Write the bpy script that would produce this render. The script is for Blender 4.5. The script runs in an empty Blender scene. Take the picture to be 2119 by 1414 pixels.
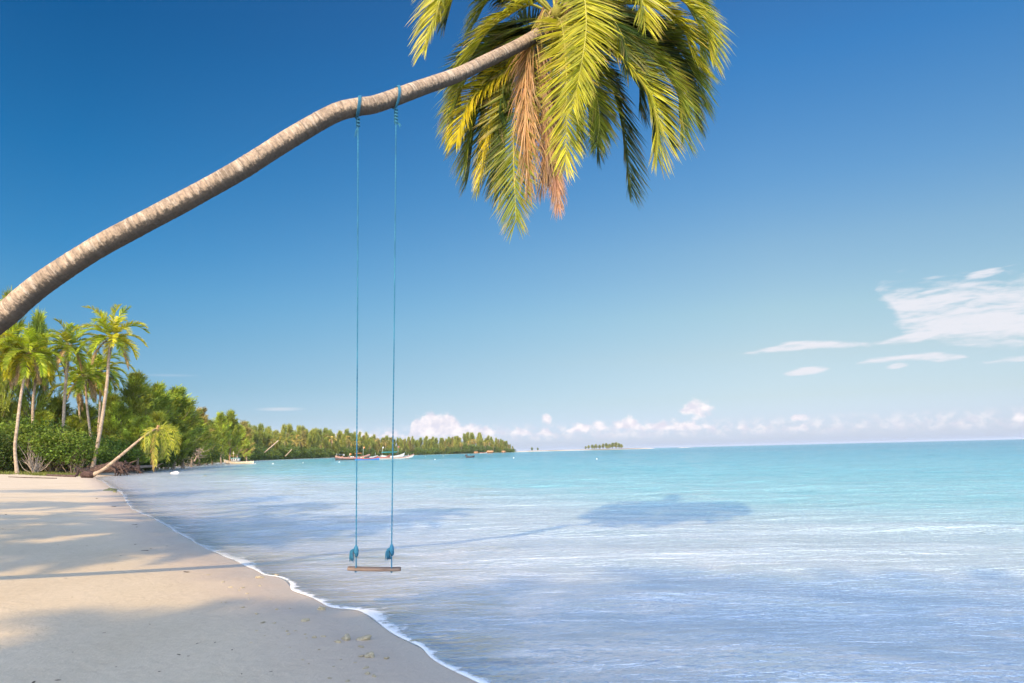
import bpy, math, random
import numpy as np
from mathutils import Vector, Matrix

# ------------------------------------------------------------------ camera
F, CH = 1530.0, 1.8
PITCH, ROLL = math.atan(226.9 / F), math.radians(1.36)
R0 = np.array([1, 0, 0.]); U0 = np.array([0, -math.sin(PITCH), math.cos(PITCH)]); FW = np.array([0, math.cos(PITCH), math.sin(PITCH)])
RT = R0 * math.cos(ROLL) - U0 * math.sin(ROLL); UP = U0 * math.cos(ROLL) + R0 * math.sin(ROLL)
CAM = np.array([0, 0, CH])
scene = bpy.context.scene
col = scene.collection
cd = bpy.data.cameras.new('camera'); cam = bpy.data.objects.new('camera', cd); col.objects.link(cam)
cd.sensor_width = 36; cd.sensor_fit = 'HORIZONTAL'; cd.lens = F / 2119 * 36
cd.clip_start = 0.1; cd.clip_end = 90000
m = Matrix.Identity(4)
for i in range(3):
    m[i][0] = RT[i]; m[i][1] = UP[i]; m[i][2] = -FW[i]; m[i][3] = CAM[i]
cam.matrix_world = m
scene.camera = cam

def ray(x, y): return FW + RT * (x - 1059.5) / F - UP * (y - 707) / F
def at(x, y, Y):                       # the point seen at pixel x, y whose distance along the beach is Y
    d = ray(x, y); return CAM + d * (Y / d[1])
def gz(x, y, z=0.0):
    d = ray(x, y); return CAM + d * ((z - CH) / d[2])
def hor(x): return 934 - (x - 1060) * 0.0237
def proj(P):
    v = np.array(P) - CAM; z = v @ FW
    return 1059.5 + F * (v @ RT) / z, 707 - F * (v @ UP) / z

# ------------------------------------------------------------------ sun, sky, exposure
SUN_AZ, SUN_H = math.radians(17), 1.38           # shadows run this way, this many metres per metre of height
SUN_EL = math.atan(1 / SUN_H)
SH = np.array([math.sin(SUN_AZ), math.cos(SUN_AZ)]) * SUN_H
sl = bpy.data.lights.new('sun', 'SUN'); so = bpy.data.objects.new('sun', sl); col.objects.link(so)
sl.energy = 2.0; sl.angle = math.radians(0.8); sl.color = (1.0, 0.74, 0.38)
sdir = Vector((SH[0], SH[1], -1)).normalized()
so.rotation_euler = sdir.to_track_quat('-Z', 'Y').to_euler()
so.location = (-10, -30, 30)
scene.view_settings.view_transform = 'Standard'; scene.view_settings.look = 'None'
scene.view_settings.exposure = 1.68; scene.view_settings.gamma = 1
scene.cycles.transparent_max_bounces = 24
scene.cycles.max_bounces = 7
scene.cycles.diffuse_bounces = 3
scene.cycles.caustics_reflective = False
scene.cycles.caustics_refractive = False

world = bpy.data.worlds.new("World"); scene.world = world; world.use_nodes = True
class NT:                                # terse node building
    def __init__(s, nt): s.nt = nt; s.N = nt.nodes; s.L = nt.links
    def node(s, t, **kw):
        n = s.N.new(t)
        for k, v in kw.items(): setattr(n, k, v)
        return n
    def put(s, sock, v):
        if isinstance(v, bpy.types.NodeSocket): s.L.new(v, sock)
        elif v is not None: sock.default_value = v
    def m(s, op, a=None, b=None, c=None, clamp=False):
        n = s.N.new('ShaderNodeMath'); n.operation = op; n.use_clamp = clamp
        for i, v in enumerate((a, b, c)): s.put(n.inputs[i], v)
        return n.outputs[0]
    def mix(s, f, a, b, mode='MIX'):
        n = s.N.new('ShaderNodeMix'); n.data_type = 'RGBA'; n.blend_type = mode
        s.put(n.inputs[0], f)
        s.put(n.inputs[6], a if isinstance(a, bpy.types.NodeSocket) else tuple(a) + (1,))
        s.put(n.inputs[7], b if isinstance(b, bpy.types.NodeSocket) else tuple(b) + (1,))
        return n.outputs[2]
    def ramp(s, f, stops, interp='LINEAR'):
        n = s.N.new('ShaderNodeValToRGB'); s.put(n.inputs[0], f); r = n.color_ramp; r.interpolation = interp
        while len(r.elements) < len(stops): r.elements.new(0.5)
        for e, (p, c) in zip(r.elements, stops):
            e.position = p; e.color = tuple(c) + (1,) if len(c) == 3 else c
        return n.outputs[0]
    def rng(s, v, a, b, c=0.0, d=1.0, smooth=True):
        n = s.N.new('ShaderNodeMapRange'); n.interpolation_type = 'SMOOTHSTEP' if smooth else 'LINEAR'
        for i, x in enumerate((v, a, b, c, d)): s.put(n.inputs[i], x)
        return n.outputs[0]
    def noise(s, vec, scale, detail=3, rough=.55, dist=0.0):
        n = s.N.new('ShaderNodeTexNoise'); s.put(n.inputs['Vector'], vec)
        n.inputs['Scale'].default_value = scale; n.inputs['Detail'].default_value = detail
        n.inputs['Roughness'].default_value = rough; n.inputs['Distortion'].default_value = dist
        return n.outputs['Fac']
    def scale(s, vec, sc, loc=(0, 0, 0), rot=(0, 0, 0)):
        n = s.N.new('ShaderNodeMapping'); s.put(n.inputs[0], vec)
        n.inputs['Scale'].default_value = sc; n.inputs['Location'].default_value = loc; n.inputs['Rotation'].default_value = rot
        return n.outputs[0]

def azel(x, y):
    d = ray(x, y); d = d / np.linalg.norm(d)
    return math.degrees(math.atan2(d[0], d[1])), math.degrees(math.asin(d[2]))
def build_world():
    t = NT(world.node_tree); t.N.clear()
    out = t.node('ShaderNodeOutputWorld')
    sky = t.node('ShaderNodeTexSky', sky_type='NISHITA'); sky.sun_disc = False
    sky.sun_elevation = SUN_EL; sky.sun_rotation = math.pi + SUN_AZ
    sky.air_density = 1.0; sky.dust_density = 0.6; sky.ozone_density = 2.0; sky.altitude = 0
    tc = t.node('ShaderNodeTexCoord'); sp = t.node('ShaderNodeSeparateXYZ'); t.L.new(tc.outputs['Generated'], sp.inputs[0])
    el = t.m('MULTIPLY', t.m('ARCSINE', sp.outputs[2]), 57.2958)
    az = t.m('MULTIPLY', t.m('ARCTAN2', sp.outputs[0], sp.outputs[1]), 57.2958)
    # the filtered, polarised look of the day: a colour filter by elevation, lighter towards the right
    ef = t.rng(el, 0, 90, 0, 1, False)
    tl = t.ramp(ef, [(e / 90, c) for e, c in TINT_L]); tr = t.ramp(ef, [(e / 90, c) for e, c in TINT_R])
    hyp = t.m('SQRT', t.m('ADD', t.m('MULTIPLY', sp.outputs[0], sp.outputs[0]), t.m('ADD', t.m('MULTIPLY', sp.outputs[1], sp.outputs[1]), 1e-4)))
    sx = t.m('DIVIDE', sp.outputs[0], hyp)
    c = t.mix(1.0, sky.outputs[0], t.mix(1.0, t.ramp(ef, [(0, (.362,) * 3), (44 / 90, (.362,) * 3), (60 / 90, (1,) * 3)]), t.mix(t.rng(sx, -.52, .34, 0, 1, False), tl, tr), 'MULTIPLY'), 'MULTIPLY')
    back = t.mix(1.0, sky.outputs[0], BACK_TINT, 'MULTIPLY'); amb = t.node('ShaderNodeVectorMath', operation='SCALE'); t.L.new(back, amb.inputs[0]); amb.inputs['Scale'].default_value = AMB; back = amb.outputs[0]  # sky behind the camera brightened as added fill for the shade
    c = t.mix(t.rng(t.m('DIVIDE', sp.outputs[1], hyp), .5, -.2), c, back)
    zs = t.node('ShaderNodeVectorMath', operation='SCALE'); t.L.new(c, zs.inputs[0]); t.L.new(t.rng(el, 46, 62, 1, t.rng(sp.outputs[1], -.1, .3, 1, AMB)), zs.inputs['Scale']); c = zs.outputs[0]  # overhead sky gets the same added fill
    cv = t.node('ShaderNodeCombineXYZ'); t.L.new(az, cv.inputs[0]); t.L.new(el, cv.inputs[1])
    A0, A1 = -34.0, 38.0
    azf = t.rng(az, A0, A1, 0, 1, False)
    def layer(rows, soft, off=-3.0):
        """outline of a cloud bank: its lower and upper edge at each bearing"""
        st = []
        for (x, yt, yb) in rows:
            a, e1 = azel(x, yt); _, e0 = azel(x, yb)
            st.append(((a - A0) / (A1 - A0), (e1 / 20, e0 / 20, 0)))
        r = t.ramp(azf, st); s = t.node('ShaderNodeSeparateXYZ'); t.L.new(r, s.inputs[0])
        e = t.m('DIVIDE', el, 20)
        return t.m('MULTIPLY', t.m('MINIMUM', t.m('SUBTRACT', s.outputs[0], e), t.m('SUBTRACT', e, s.outputs[1])), 20 / soft)
    # thin cloud, high on the right
    n1 = t.noise(t.scale(cv.outputs[0], (.5, 2.0, 1), rot=(0, 0, math.radians(-7))), 1.2, 7, .62, .4)
    qa = layer([(1790, 680, 560), (1815, 606, 596), (1860, 590, 690), (1920, 588, 706), (2000, 580, 722), (2060, 574, 722), (2140, 566, 716)], .9)
    qb = layer([(1480, 780, 690), (1505, 738, 733), (1560, 726, 733), (1640, 706, 728), (1720, 706, 722), (1820, 706, 716), (1900, 684, 708), (1960, 680, 690), (2000, 720, 660)], .14)
    qc = layer([(1735, 780, 720), (1770, 750, 754), (1785, 745, 754), (1880, 734, 745), (1935, 727, 750), (1990, 733, 744), (2020, 744, 742), (2040, 752, 750), (2070, 743, 749), (2119, 735, 752), (2150, 735, 750)], .14)
    def disc(x, y, rx, ry, k):
        a0, e0 = azel(x, y); a1, _ = azel(x + rx, y); _, e1 = azel(x, y - ry)
        u = t.m('DIVIDE', t.m('SUBTRACT', az, a0), abs(a1 - a0)); v = t.m('SUBTRACT', t.m('DIVIDE', t.m('SUBTRACT', el, e0), abs(e1 - e0)), t.m('MULTIPLY', u, k))
        return t.m('SUBTRACT', 1.0, t.m('ADD', t.m('MULTIPLY', u, u), t.m('MULTIPLY', v, v)))
    q = t.m('MAXIMUM', t.m('MAXIMUM', qa, qb), qc)
    for d in [(1668, 769, 40, 10, .3), (1858, 757, 24, 7, .2), (2034, 568, 42, 10, .3), (1700, 798, 26, 4, .1)]:
        q = t.m('MAXIMUM', q, t.m('MULTIPLY', disc(*d), 1.5))
    n1b = t.noise(t.scale(cv.outputs[0], (.45, 2.6, 1), rot=(0, 0, math.radians(-9)), loc=(5, 2, 0)), .55, 5, .6, .6)
    f1 = t.m('MULTIPLY', t.rng(t.m('ADD', t.m('MINIMUM', q, 1.1), t.m('ADD', t.m('MULTIPLY', t.m('SUBTRACT', n1, .5), 2.8), t.m('MULTIPLY', t.m('SUBTRACT', n1b, .5), 4.0))), -.45, 1.5), .92)
    c1 = t.mix(f1, c, CLOUD)
    # heaped cloud low over the sea
    qd = layer([(640, 905, 912), (700, 894, 912), (745, 889, 910), (780, 902, 912), (812, 885, 908), (845, 900, 912), (856, 862, 912), (900, 852, 912), (935, 858, 912), (960, 880, 912), (1010, 880, 906), (1040, 896, 902),
                (1080, 882, 908), (1105, 900, 902), (1128, 880, 910), (1155, 902, 898), (1196, 873, 896), (1262, 877, 894), (1306, 862, 897), (1330, 880, 896), (1375, 870, 894), (1425, 872, 894), (1475, 880, 892), (1500, 900, 890), (1537, 873, 896), (1555, 893, 890)], .42)
    qe = layer([(1555, 894, 888), (1576, 870, 892), (1595, 896, 888), (1630, 881, 896), (1660, 876, 896), (1690, 892, 890), (1712, 880, 893), (1730, 893, 888), (1781, 876, 892), (1800, 892, 886), (1830, 882, 890), (1860, 892, 884),
                (1950, 878, 880), (1975, 868, 884), (2010, 874, 886), (2050, 882, 884), (2080, 880, 876), (2098, 856, 876), (2140, 850, 880)], .42)
    q2 = t.m('MAXIMUM', qd, qe)
    for d in [(1440, 846, 32, 21, 0), (1130, 868, 12, 10, 0), (1655, 866, 20, 8, 0)]:
        q2 = t.m('MAXIMUM', q2, t.m('MULTIPLY', disc(*d), .9))
    n2 = t.noise(t.scale(cv.outputs[0], (1, 1.25, 1)), 1.3, 5, .55, .0)
    f2 = t.rng(t.m('ADD', q2, t.m('MULTIPLY', t.m('SUBTRACT', n2, .5), 3.4)), -.35, .9)
    bandm = t.m('MULTIPLY', t.m('MULTIPLY', t.rng(el, .5, 1.1), t.rng(el, 2.3, 1.4)), t.m('MULTIPLY', t.rng(n2, .38, .62), .42))
    f2 = t.m('MAXIMUM', t.m('MULTIPLY', f2, t.rng(el, .45, 1.6, .1, .85)), bandm)
    n3 = t.noise(t.scale(cv.outputs[0], (1, 1.2, 1), loc=(3, 1, 0)), 1.2, 3, .5)
    f4 = t.m('MULTIPLY', t.m('MAXIMUM', disc(580, 847, 62, 5, .05), t.m('MULTIPLY', disc(350, 777, 80, 4, .1), .5)), .5)
    c2 = t.mix(t.rng(f4, .0, 1.0), c, CLOUD)
    c2 = t.mix(f2, c2, t.mix(t.rng(n3, .35, .65), CUM_D, CUM_L))
    def bg(cc):
        b = t.node('ShaderNodeBackground'); t.L.new(cc, b.inputs[0]); b.inputs[1].default_value = 0.15; return b.outputs[0]
    def inside(v, a, b): return t.m('MULTIPLY', t.m('GREATER_THAN', v, a), t.m('LESS_THAN', v, b))
    def mixs(f, a, b):
        n = t.node('ShaderNodeMixShader'); t.L.new(f, n.inputs[0]); t.L.new(a, n.inputs[1]); t.L.new(b, n.inputs[2]); return n.outputs[0]
    r1 = t.m('MULTIPLY', inside(az, azel(1480, 740)[0], 40), inside(el, 4.9, 15.5))
    r2 = t.m('MULTIPLY', inside(az, -31, 40), inside(el, .3, 7.0))
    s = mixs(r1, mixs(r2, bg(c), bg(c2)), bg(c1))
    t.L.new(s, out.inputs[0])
K = 10.0 * .362                            # cloud radiance is given before the world strength
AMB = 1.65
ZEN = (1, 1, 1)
TINT_L = [(0, (.54, .63, .98)), (1.26, (.54, .626, .979)), (2.71, (.40, .50, .70)), (5, (.325, .466, .59)), (8.2, (.275, .483, .59)), (11.5, (.209, .502, .636)), (14.7, (.138, .48, .66)), (21, (.07, .438, .659)), (29.6, (.045, .373, .615)), (40, (.06, .36, .60)), (52, (.5, .7, .9)), (62, ZEN), (90, ZEN)]
TINT_R = [(0, (.53, .61, .98)), (1.62, (.507, .55, .80)), (3.5, (.545, .545, .62)), (6.7, (.64, .60, .555)), (9.9, (.66, .675, .585)), (14.6, (.585, .692, .655)), (19.2, (.425, .668, .746)), (27.6, (.224, .619, .862)), (40, (.2, .5, .8)), (52, (.6, .8, 1)), (62, ZEN), (90, ZEN)]
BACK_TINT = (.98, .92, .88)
CLOUD = tuple(K * v for v in (.50, .50, .535)); CUM_L = tuple(K * v for v in (.66, .60, .60)); CUM_D = tuple(K * v for v in (.47, .45, .51))
# where on the beach or water the middle of each crown's shadow falls (pixel), height of the crown, kind, size
SHADE_LIST = [
    (40, 1075, 10, 'p', .9), (230, 1090, 10, 'p', .85), (60, 1145, 10, 'p', .75), (330, 1130, 10, 'p', .7), (120, 1045, 11, 'p', .9), (420, 1090, 10, 'p', .85),
    (560, 1095, 12, 'p', .8), (760, 1082, 13, 'p', .65), (600, 1050, 13, 'p', .6), (880, 1062, 14, 'p', .5), (150, 1016, 12, 'p', .9), (350, 1022, 13, 'p', .8), (520, 1035, 14, 'p', .5),
    (60, 1400, 13, 'p', .75), (450, 1405, 13, 'p', .75), (880, 1410, 12, 'p', .8), (1250, 1320, 13, 'p', .55), (1620, 1350, 13, 'p', .6), (2050, 1340, 13, 'p', .65), (1300, 1410, 12, 'p', .6), (1400, 1215, 15, 'p', .45), (1080, 1310, 13, 'p', .45),
    (1830, 1270, 14, 'p', .6), (2200, 1290, 14, 'p', .6), (1850, 1400, 12, 'p', .6), (260, 1320, 15, 'p', .4), (1600, 1240, 15, 'p', .4), (1020, 1230, 16, 'p', .35),
]
build_world()

# ------------------------------------------------------------------ helpers
def props(o, label=None, cat=None, group=None, kind=None):
    if label: o['label'] = label
    if cat: o['category'] = cat
    if group: o['group'] = group
    if kind: o['kind'] = kind
    return o
def empty(name, loc, label, cat, group=None, rz=0.0):
    o = bpy.data.objects.new(name, None); col.objects.link(o); o.location = tuple(loc); o.rotation_euler = (0, 0, rz); o.empty_display_size = .3
    return props(o, label, cat, group)
class MB:
    """collects vertices and faces (with an optional colour per vertex) and links them as one mesh object"""
    def __init__(s): s.v = []; s.q = []; s.t = []; s.c = []; s.n = 0
    def add(s, v, q=None, t=None, c=(1, 1, 1, 1)):
        v = np.asarray(v, float).reshape(-1, 3)
        if q is not None and len(q): s.q.append(np.asarray(q, int).reshape(-1, 4) + s.n)
        if t is not None and len(t): s.t.append(np.asarray(t, int).reshape(-1, 3) + s.n)
        c = np.asarray(c, float)
        if c.ndim == 1: c = np.tile(c, (len(v), 1))
        if c.shape[1] == 3: c = np.hstack([c, np.ones((len(c), 1))])
        s.v.append(v); s.c.append(c); s.n += len(v)
        return s
    def mesh(s, name, mat, smooth=False, origin=(0, 0, 0)):
        v = np.vstack(s.v) - np.asarray(origin, float); c = np.vstack(s.c)
        q = np.vstack(s.q) if s.q else np.zeros((0, 4), int); t = np.vstack(s.t) if s.t else np.zeros((0, 3), int)
        me = bpy.data.meshes.new(name)
        me.vertices.add(len(v)); me.vertices.foreach_set('co', v.ravel().astype(np.float32))
        nl = q.size + t.size; me.loops.add(nl)
        me.loops.foreach_set('vertex_index', np.concatenate([q.ravel(), t.ravel()]).astype(np.int32))
        me.polygons.add(len(q) + len(t))
        st = np.concatenate([np.arange(len(q)) * 4, q.size + np.arange(len(t)) * 3]).astype(np.int32)
        me.polygons.foreach_set('loop_start', st)
        if smooth: me.polygons.foreach_set('use_smooth', np.ones(len(st), bool))
        a = me.attributes.new('col', 'FLOAT_COLOR', 'POINT'); a.data.foreach_set('color', c.ravel().astype(np.float32))
        me.update(calc_edges=True); me.validate()
        if mat: me.materials.append(mat)
        return me
    def obj(s, name, mat, parent=None, smooth=False, origin=(0, 0, 0)):
        o = bpy.data.objects.new(name, s.mesh(name, mat, smooth, origin)); col.objects.link(o)
        if parent: o.parent = parent
        else: o.location = tuple(origin)
        return o
def unit(v):
    v = np.asarray(v, float); return v / np.maximum(np.linalg.norm(v, axis=-1, keepdims=True), 1e-9)
def spline(P, n):
    P = np.asarray(P, float); k = len(P)
    if k == 2: return P[0] + (P[1] - P[0]) * np.linspace(0, 1, n)[:, None]
    Q = np.vstack([2 * P[0] - P[1], P, 2 * P[-1] - P[-2]])
    u = np.linspace(0, k - 1, n); i = np.minimum(u.astype(int), k - 2); f = (u - i)[:, None]
    a, b, c, d = Q[i], Q[i + 1], Q[i + 2], Q[i + 3]
    return .5 * (2 * b + (c - a) * f + (2 * a - 5 * b + 4 * c - d) * f ** 2 + (3 * b - a - 3 * c + d) * f ** 3)
def resample(P, n):
    P = spline(P, 400); d = np.concatenate([[0], np.cumsum(np.linalg.norm(np.diff(P, axis=0), axis=1))])
    s = np.linspace(0, d[-1], n)
    return np.stack([np.interp(s, d, P[:, j]) for j in range(P.shape[1])], 1), s
def tube(mb, P, rad, seg=8, c=(1, 1, 1, 1), rough=0.0, rs=None, cap=True):
    P = np.asarray(P, float); n = len(P); rad = np.broadcast_to(np.asarray(rad, float), (n,))
    T = unit(np.gradient(P, axis=0)); ref = np.array([0, 0, 1.]) if abs(T[0][2]) < .9 else np.array([1., 0, 0])
    A = np.zeros((n, 3)); a = unit(np.cross(T[0], ref))
    for i in range(n):
        a = unit(a - T[i] * (a @ T[i])); A[i] = a
    B = np.cross(T, A)
    th = np.arange(seg) * 2 * math.pi / seg
    R = rad[:, None] * np.ones((n, seg))
    if rough and rs is not None: R = R * (1 + rough * rs.standard_normal((n, seg)))
    V = P[:, None] + R[..., None] * (A[:, None] * np.cos(th)[None, :, None] + B[:, None] * np.sin(th)[None, :, None])
    i = np.arange(n - 1)[:, None] * seg; j = np.arange(seg)[None]
    q = np.stack([i + j, i + (j + 1) % seg, i + seg + (j + 1) % seg, i + seg + j], -1).reshape(-1, 4)
    V = V.reshape(-1, 3); t = []
    if cap:
        V = np.vstack([V, P[0], P[-1]])
        for k in range(seg):
            t.append((n * seg, (k + 1) % seg, k)); t.append((n * seg + 1, (n - 1) * seg + k, (n - 1) * seg + (k + 1) % seg))
    cc = np.asarray(c, float)
    if cc.ndim == 2:
        cc = np.repeat(cc, seg, 0)
        if cap: cc = np.vstack([cc, cc[:1], cc[-1:]])
    mb.add(V, q, t, cc)
def box(mb, c, s, rz=0.0, col_=(1, 1, 1, 1), taper=1.0):
    x, y, z = np.array(s) / 2.0
    v = np.array([(-x, -y, -z), (x, -y, -z), (x, y, -z), (-x, y, -z), (-x * taper, -y * taper, z), (x * taper, -y * taper, z), (x * taper, y * taper, z), (-x * taper, y * taper, z)])
    R = np.array([[math.cos(rz), -math.sin(rz), 0], [math.sin(rz), math.cos(rz), 0], [0, 0, 1]])
    mb.add(v @ R.T + np.array(c), [(0, 3, 2, 1), (4, 5, 6, 7), (0, 1, 5, 4), (1, 2, 6, 5), (2, 3, 7, 6), (3, 0, 4, 7)], None, col_)
def dup(o, parent=None):
    c = o.copy(); col.objects.link(c)
    if parent: c.parent = parent
    for ch in o.children: dup(ch, c)
    return c

# ------------------------------------------------------------------ materials
def mat(name):
    m = bpy.data.materials.new(name); m.use_nodes = True; t = NT(m.node_tree); t.N.clear()
    out = t.node('ShaderNodeOutputMaterial'); return m, t, out
def bsdf(t, base, rough=.6, spec=.3, normal=None):
    b = t.node('ShaderNodeBsdfPrincipled'); t.put(b.inputs['Base Color'], base if isinstance(base, bpy.types.NodeSocket) else tuple(base) + (1,))
    t.put(b.inputs['Roughness'], rough); t.put(b.inputs['Specular IOR Level'], spec)
    if normal is not None: t.L.new(normal, b.inputs['Normal'])
    return b.outputs[0]
def mixsh(t, f, a, b):
    n = t.node('ShaderNodeMixShader'); t.put(n.inputs[0], f); t.L.new(a, n.inputs[1]); t.L.new(b, n.inputs[2]); return n.outputs[0]
def bump(t, h, strength, dist=1.0, normal=None):
    n = t.node('ShaderNodeBump'); t.put(n.inputs['Strength'], strength); n.inputs['Distance'].default_value = dist; t.L.new(h, n.inputs['Height'])
    if normal is not None: t.L.new(normal, n.inputs['Normal'])
    return n.outputs[0]
def attr(t, name='col', out='Color'):
    n = t.node('ShaderNodeAttribute'); n.attribute_name = name; return n.outputs[out]
def objco(t): return t.node('ShaderNodeTexCoord').outputs['Object']
def poswd(t): return t.node('ShaderNodeNewGeometry').outputs['Position']

def leaf_mat(name, trans=.35, rough=.45, spec=.3, nsc=6.0, tcol=1.25):
    m, t, out = mat(name)
    c = attr(t); n = t.noise(objco(t), nsc, 2)
    c = t.mix(1.0, c, t.ramp(n, [(.3, (.75, .8, .8)), (.7, (1.2, 1.15, 1.1))]), 'MULTIPLY')
    d = bsdf(t, c, rough, spec)
    tr = t.node('ShaderNodeBsdfTranslucent'); t.L.new(t.mix(1.0, c, (tcol, tcol, tcol * .6), 'MULTIPLY'), tr.inputs[0])
    t.L.new(mixsh(t, trans, d, tr.outputs[0]), out.inputs[0]); return m
M_FROND = leaf_mat('palm_leaf', .32, .42, .25, 3.0)
M_LEAF = leaf_mat('tree_leaf', .3, .6, .2, .8)
def plain(name, base, rough=.6, spec=.3, nsc=8.0, var=.25, bs=.3, bd=.01, metal=0):
    m, t, out = mat(name); co = objco(t); n = t.noise(co, nsc, 5, .6)
    c = t.mix(1.0, base, t.ramp(n, [(.3, (1 - var,) * 3), (.7, (1 + var * .6,) * 3)]), 'MULTIPLY')
    t.L.new(bsdf(t, c, rough, spec, bump(t, n, bs, bd)), out.inputs[0]); return m
def wood_mat(name, a, b, nsc=3.0, spec=.15):
    m, t, out = mat(name); co = objco(t)
    n = t.noise(co, nsc, 6, .65); n2 = t.noise(co, nsc * 5, 4)
    c = t.ramp(n, [(.35, a), (.65, b)]); c = t.mix(1.0, c, t.ramp(n2, [(.3, (.7,) * 3), (.7, (1.15,) * 3)]), 'MULTIPLY')
    c = t.mix(1.0, c, attr(t), 'MULTIPLY')
    t.L.new(bsdf(t, c, .85, spec, bump(t, n2, .6, .03)), out.inputs[0]); return m
M_TRUNK = wood_mat('pale_bark', (.22, .17, .13), (.40, .33, .26))
M_DARKWOOD = wood_mat('dark_wood', (.045, .033, .028), (.14, .10, .08))
M_TWIG = wood_mat('grey_twigs', (.22, .17, .13), (.42, .34, .27))

# ------------------------------------------------------------------ ground
near = [gz(x, y)[:2] for x, y in [(990, 1414), (900, 1365), (870, 1342), (820, 1318), (780, 1290), (752, 1270), (735, 1263), (690, 1258), (665, 1247), (640, 1235), (605, 1222), (595, 1207), (578, 1196), (545, 1190), (525, 1178), (500, 1167), (450, 1147), (410, 1127), (375, 1108), (345, 1090), (315, 1073), (275, 1055), (262, 1040), (250, 1020), (228, 1008)]]
shore = [(200, -420), (60, -90), (25, -30), (9, -7), (4.2, -.6), (1.9, 2.6), (.6, 4.6)] + [tuple(p) for p in near]
for x, Y in [(215, 66), (200, 78), (215, 88), (262, 96), (285, 112), (300, 130), (345, 165), (400, 205), (425, 240), (440, 290), (470, 340), (520, 400), (570, 460), (650, 540), (730, 620), (800, 730), (900, 880), (1000, 1010), (1055, 1100), (1068, 1150)]:
    shore.append(tuple(at(x, hor(x), Y)[:2]))
S_near = len(shore)
shore += [(-5, 1230), (-60, 1330), (-400, 1500), (-1500, 1600), (-3000, 200), (-2500, -1500), (0, -1500)]
def densify(P):
    out = []
    for i in range(len(P) - 1):
        a, b = np.array(P[i]), np.array(P[i + 1]); L = np.linalg.norm(b - a); k = max(1, min(8, int(L / max(.25, .02 * np.linalg.norm(a)))))
        for j in range(k): out.append(a + (b - a) * j / k)
    out.append(np.array(P[-1])); return np.array(out)
sp_ = spline(shore[:S_near], S_near * 6)
POLY = np.vstack([sp_, np.array(shore[S_near:])])
# the sand spit and its island far out
spit = [at(x, hor(x), Y)[:2] for x, Y in [(1075, 1500), (1110, 1560), (1180, 1620), (1250, 1640), (1330, 1640), (1363, 1640), (1350, 1700), (1250, 1760), (1110, 1720), (1060, 1640)]]
bar = [at(x, hor(x), Y)[:2] for x, Y in [(1401, 2100), (1445, 2100), (1445, 2160), (1401, 2160)]]
def sdist(x, y, poly, closed=True):
    """distance to the polygon edge, positive inside"""
    x = np.asarray(x, float).ravel(); y = np.asarray(y, float).ravel(); P = np.asarray(poly); A = P; B = np.roll(P, -1, 0)
    best = np.full(x.shape, 1e9); ins = np.zeros(x.shape, bool)
    for (ax, ay), (bx, by) in zip(A, B):
        dx, dy = bx - ax, by - ay; L = dx * dx + dy * dy + 1e-12
        u = np.clip(((x - ax) * dx + (y - ay) * dy) / L, 0, 1)
        best = np.minimum(best, (x - ax - u * dx) ** 2 + (y - ay - u * dy) ** 2)
        if ay != by:
            c = ((ay > y) != (by > y)) & (x < (bx - ax) * (y - ay) / (by - ay) + ax); ins ^= c
    d = np.sqrt(best); return np.where(ins, d, -d)
def landd(x, y): return np.maximum(np.maximum(sdist(x, y, POLY), sdist(x, y, spit)), sdist(x, y, bar))
def heightd(d, x, y):
    far = np.clip((np.hypot(x, y) - 1450) / 60, 0, 1); land = (1 + 2.4 * far) * .058 * np.minimum(d, 7) + .75 * (1 - np.exp(-np.maximum(d - 7, 0) / 13))
    land = land + .03 * np.sin(x * .31 + y * .17) * np.clip(d / 8, 0, 1) + .015 * np.sin(x * .9 - y * .37 + 1) * np.clip(d / 5, 0, 1)
    sea = -3.0 * (1 - np.exp(d * .055 / 3.0))
    return np.where(d >= 0, land, sea)
def H(x, y):
    d = landd([x], [y]); return float(heightd(d, np.array([x]), np.array([y]))[0])
def onland(px, Y, py=None):
    p = at(px, hor(px), Y); return np.array([p[0], Y, H(p[0], Y)])
def hit(px, py):                        # where the sight line through a pixel meets the sand
    z = 0.0
    for _ in range(12):
        p = gz(px, py, z); z = .5 * z + .5 * max(H(p[0], p[1]), 0)
    return gz(px, py, z)

def radial(r0, r1, nr, fine, rr=None):
    a = [];
    x = -180.0
    while x < 180:
        a.append(x); x += fine if -42 <= x < 42 else (1.0 if -60 <= x < 60 else 4.0)
    a = np.radians(np.array(a)); r = np.concatenate([[0.0], np.geomspace(r0, r1, nr) if rr is None else rr])
    X = r[:, None] * np.sin(a)[None]; Y = r[:, None] * np.cos(a)[None]
    n, k = X.shape; i = np.arange(n - 1)[:, None] * k; j = np.arange(k)[None]
    q = np.stack([i + j, i + (j + 1) % k, i + k + (j + 1) % k, i + k + j], -1).reshape(-1, 4)
    return X.ravel(), Y.ravel(), q
SWELL = .0030
gx, gy, gq = radial(.6, 45000, 330, .28)
dl = landd(gx, gy); gzv = heightd(dl, gx, gy)
mb = MB(); mb.add(np.stack([gx, gy, gzv], 1), gq[:, ::-1], None, np.stack([dl, dl * 0, dl * 0, dl * 0 + 1], 1))

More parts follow.
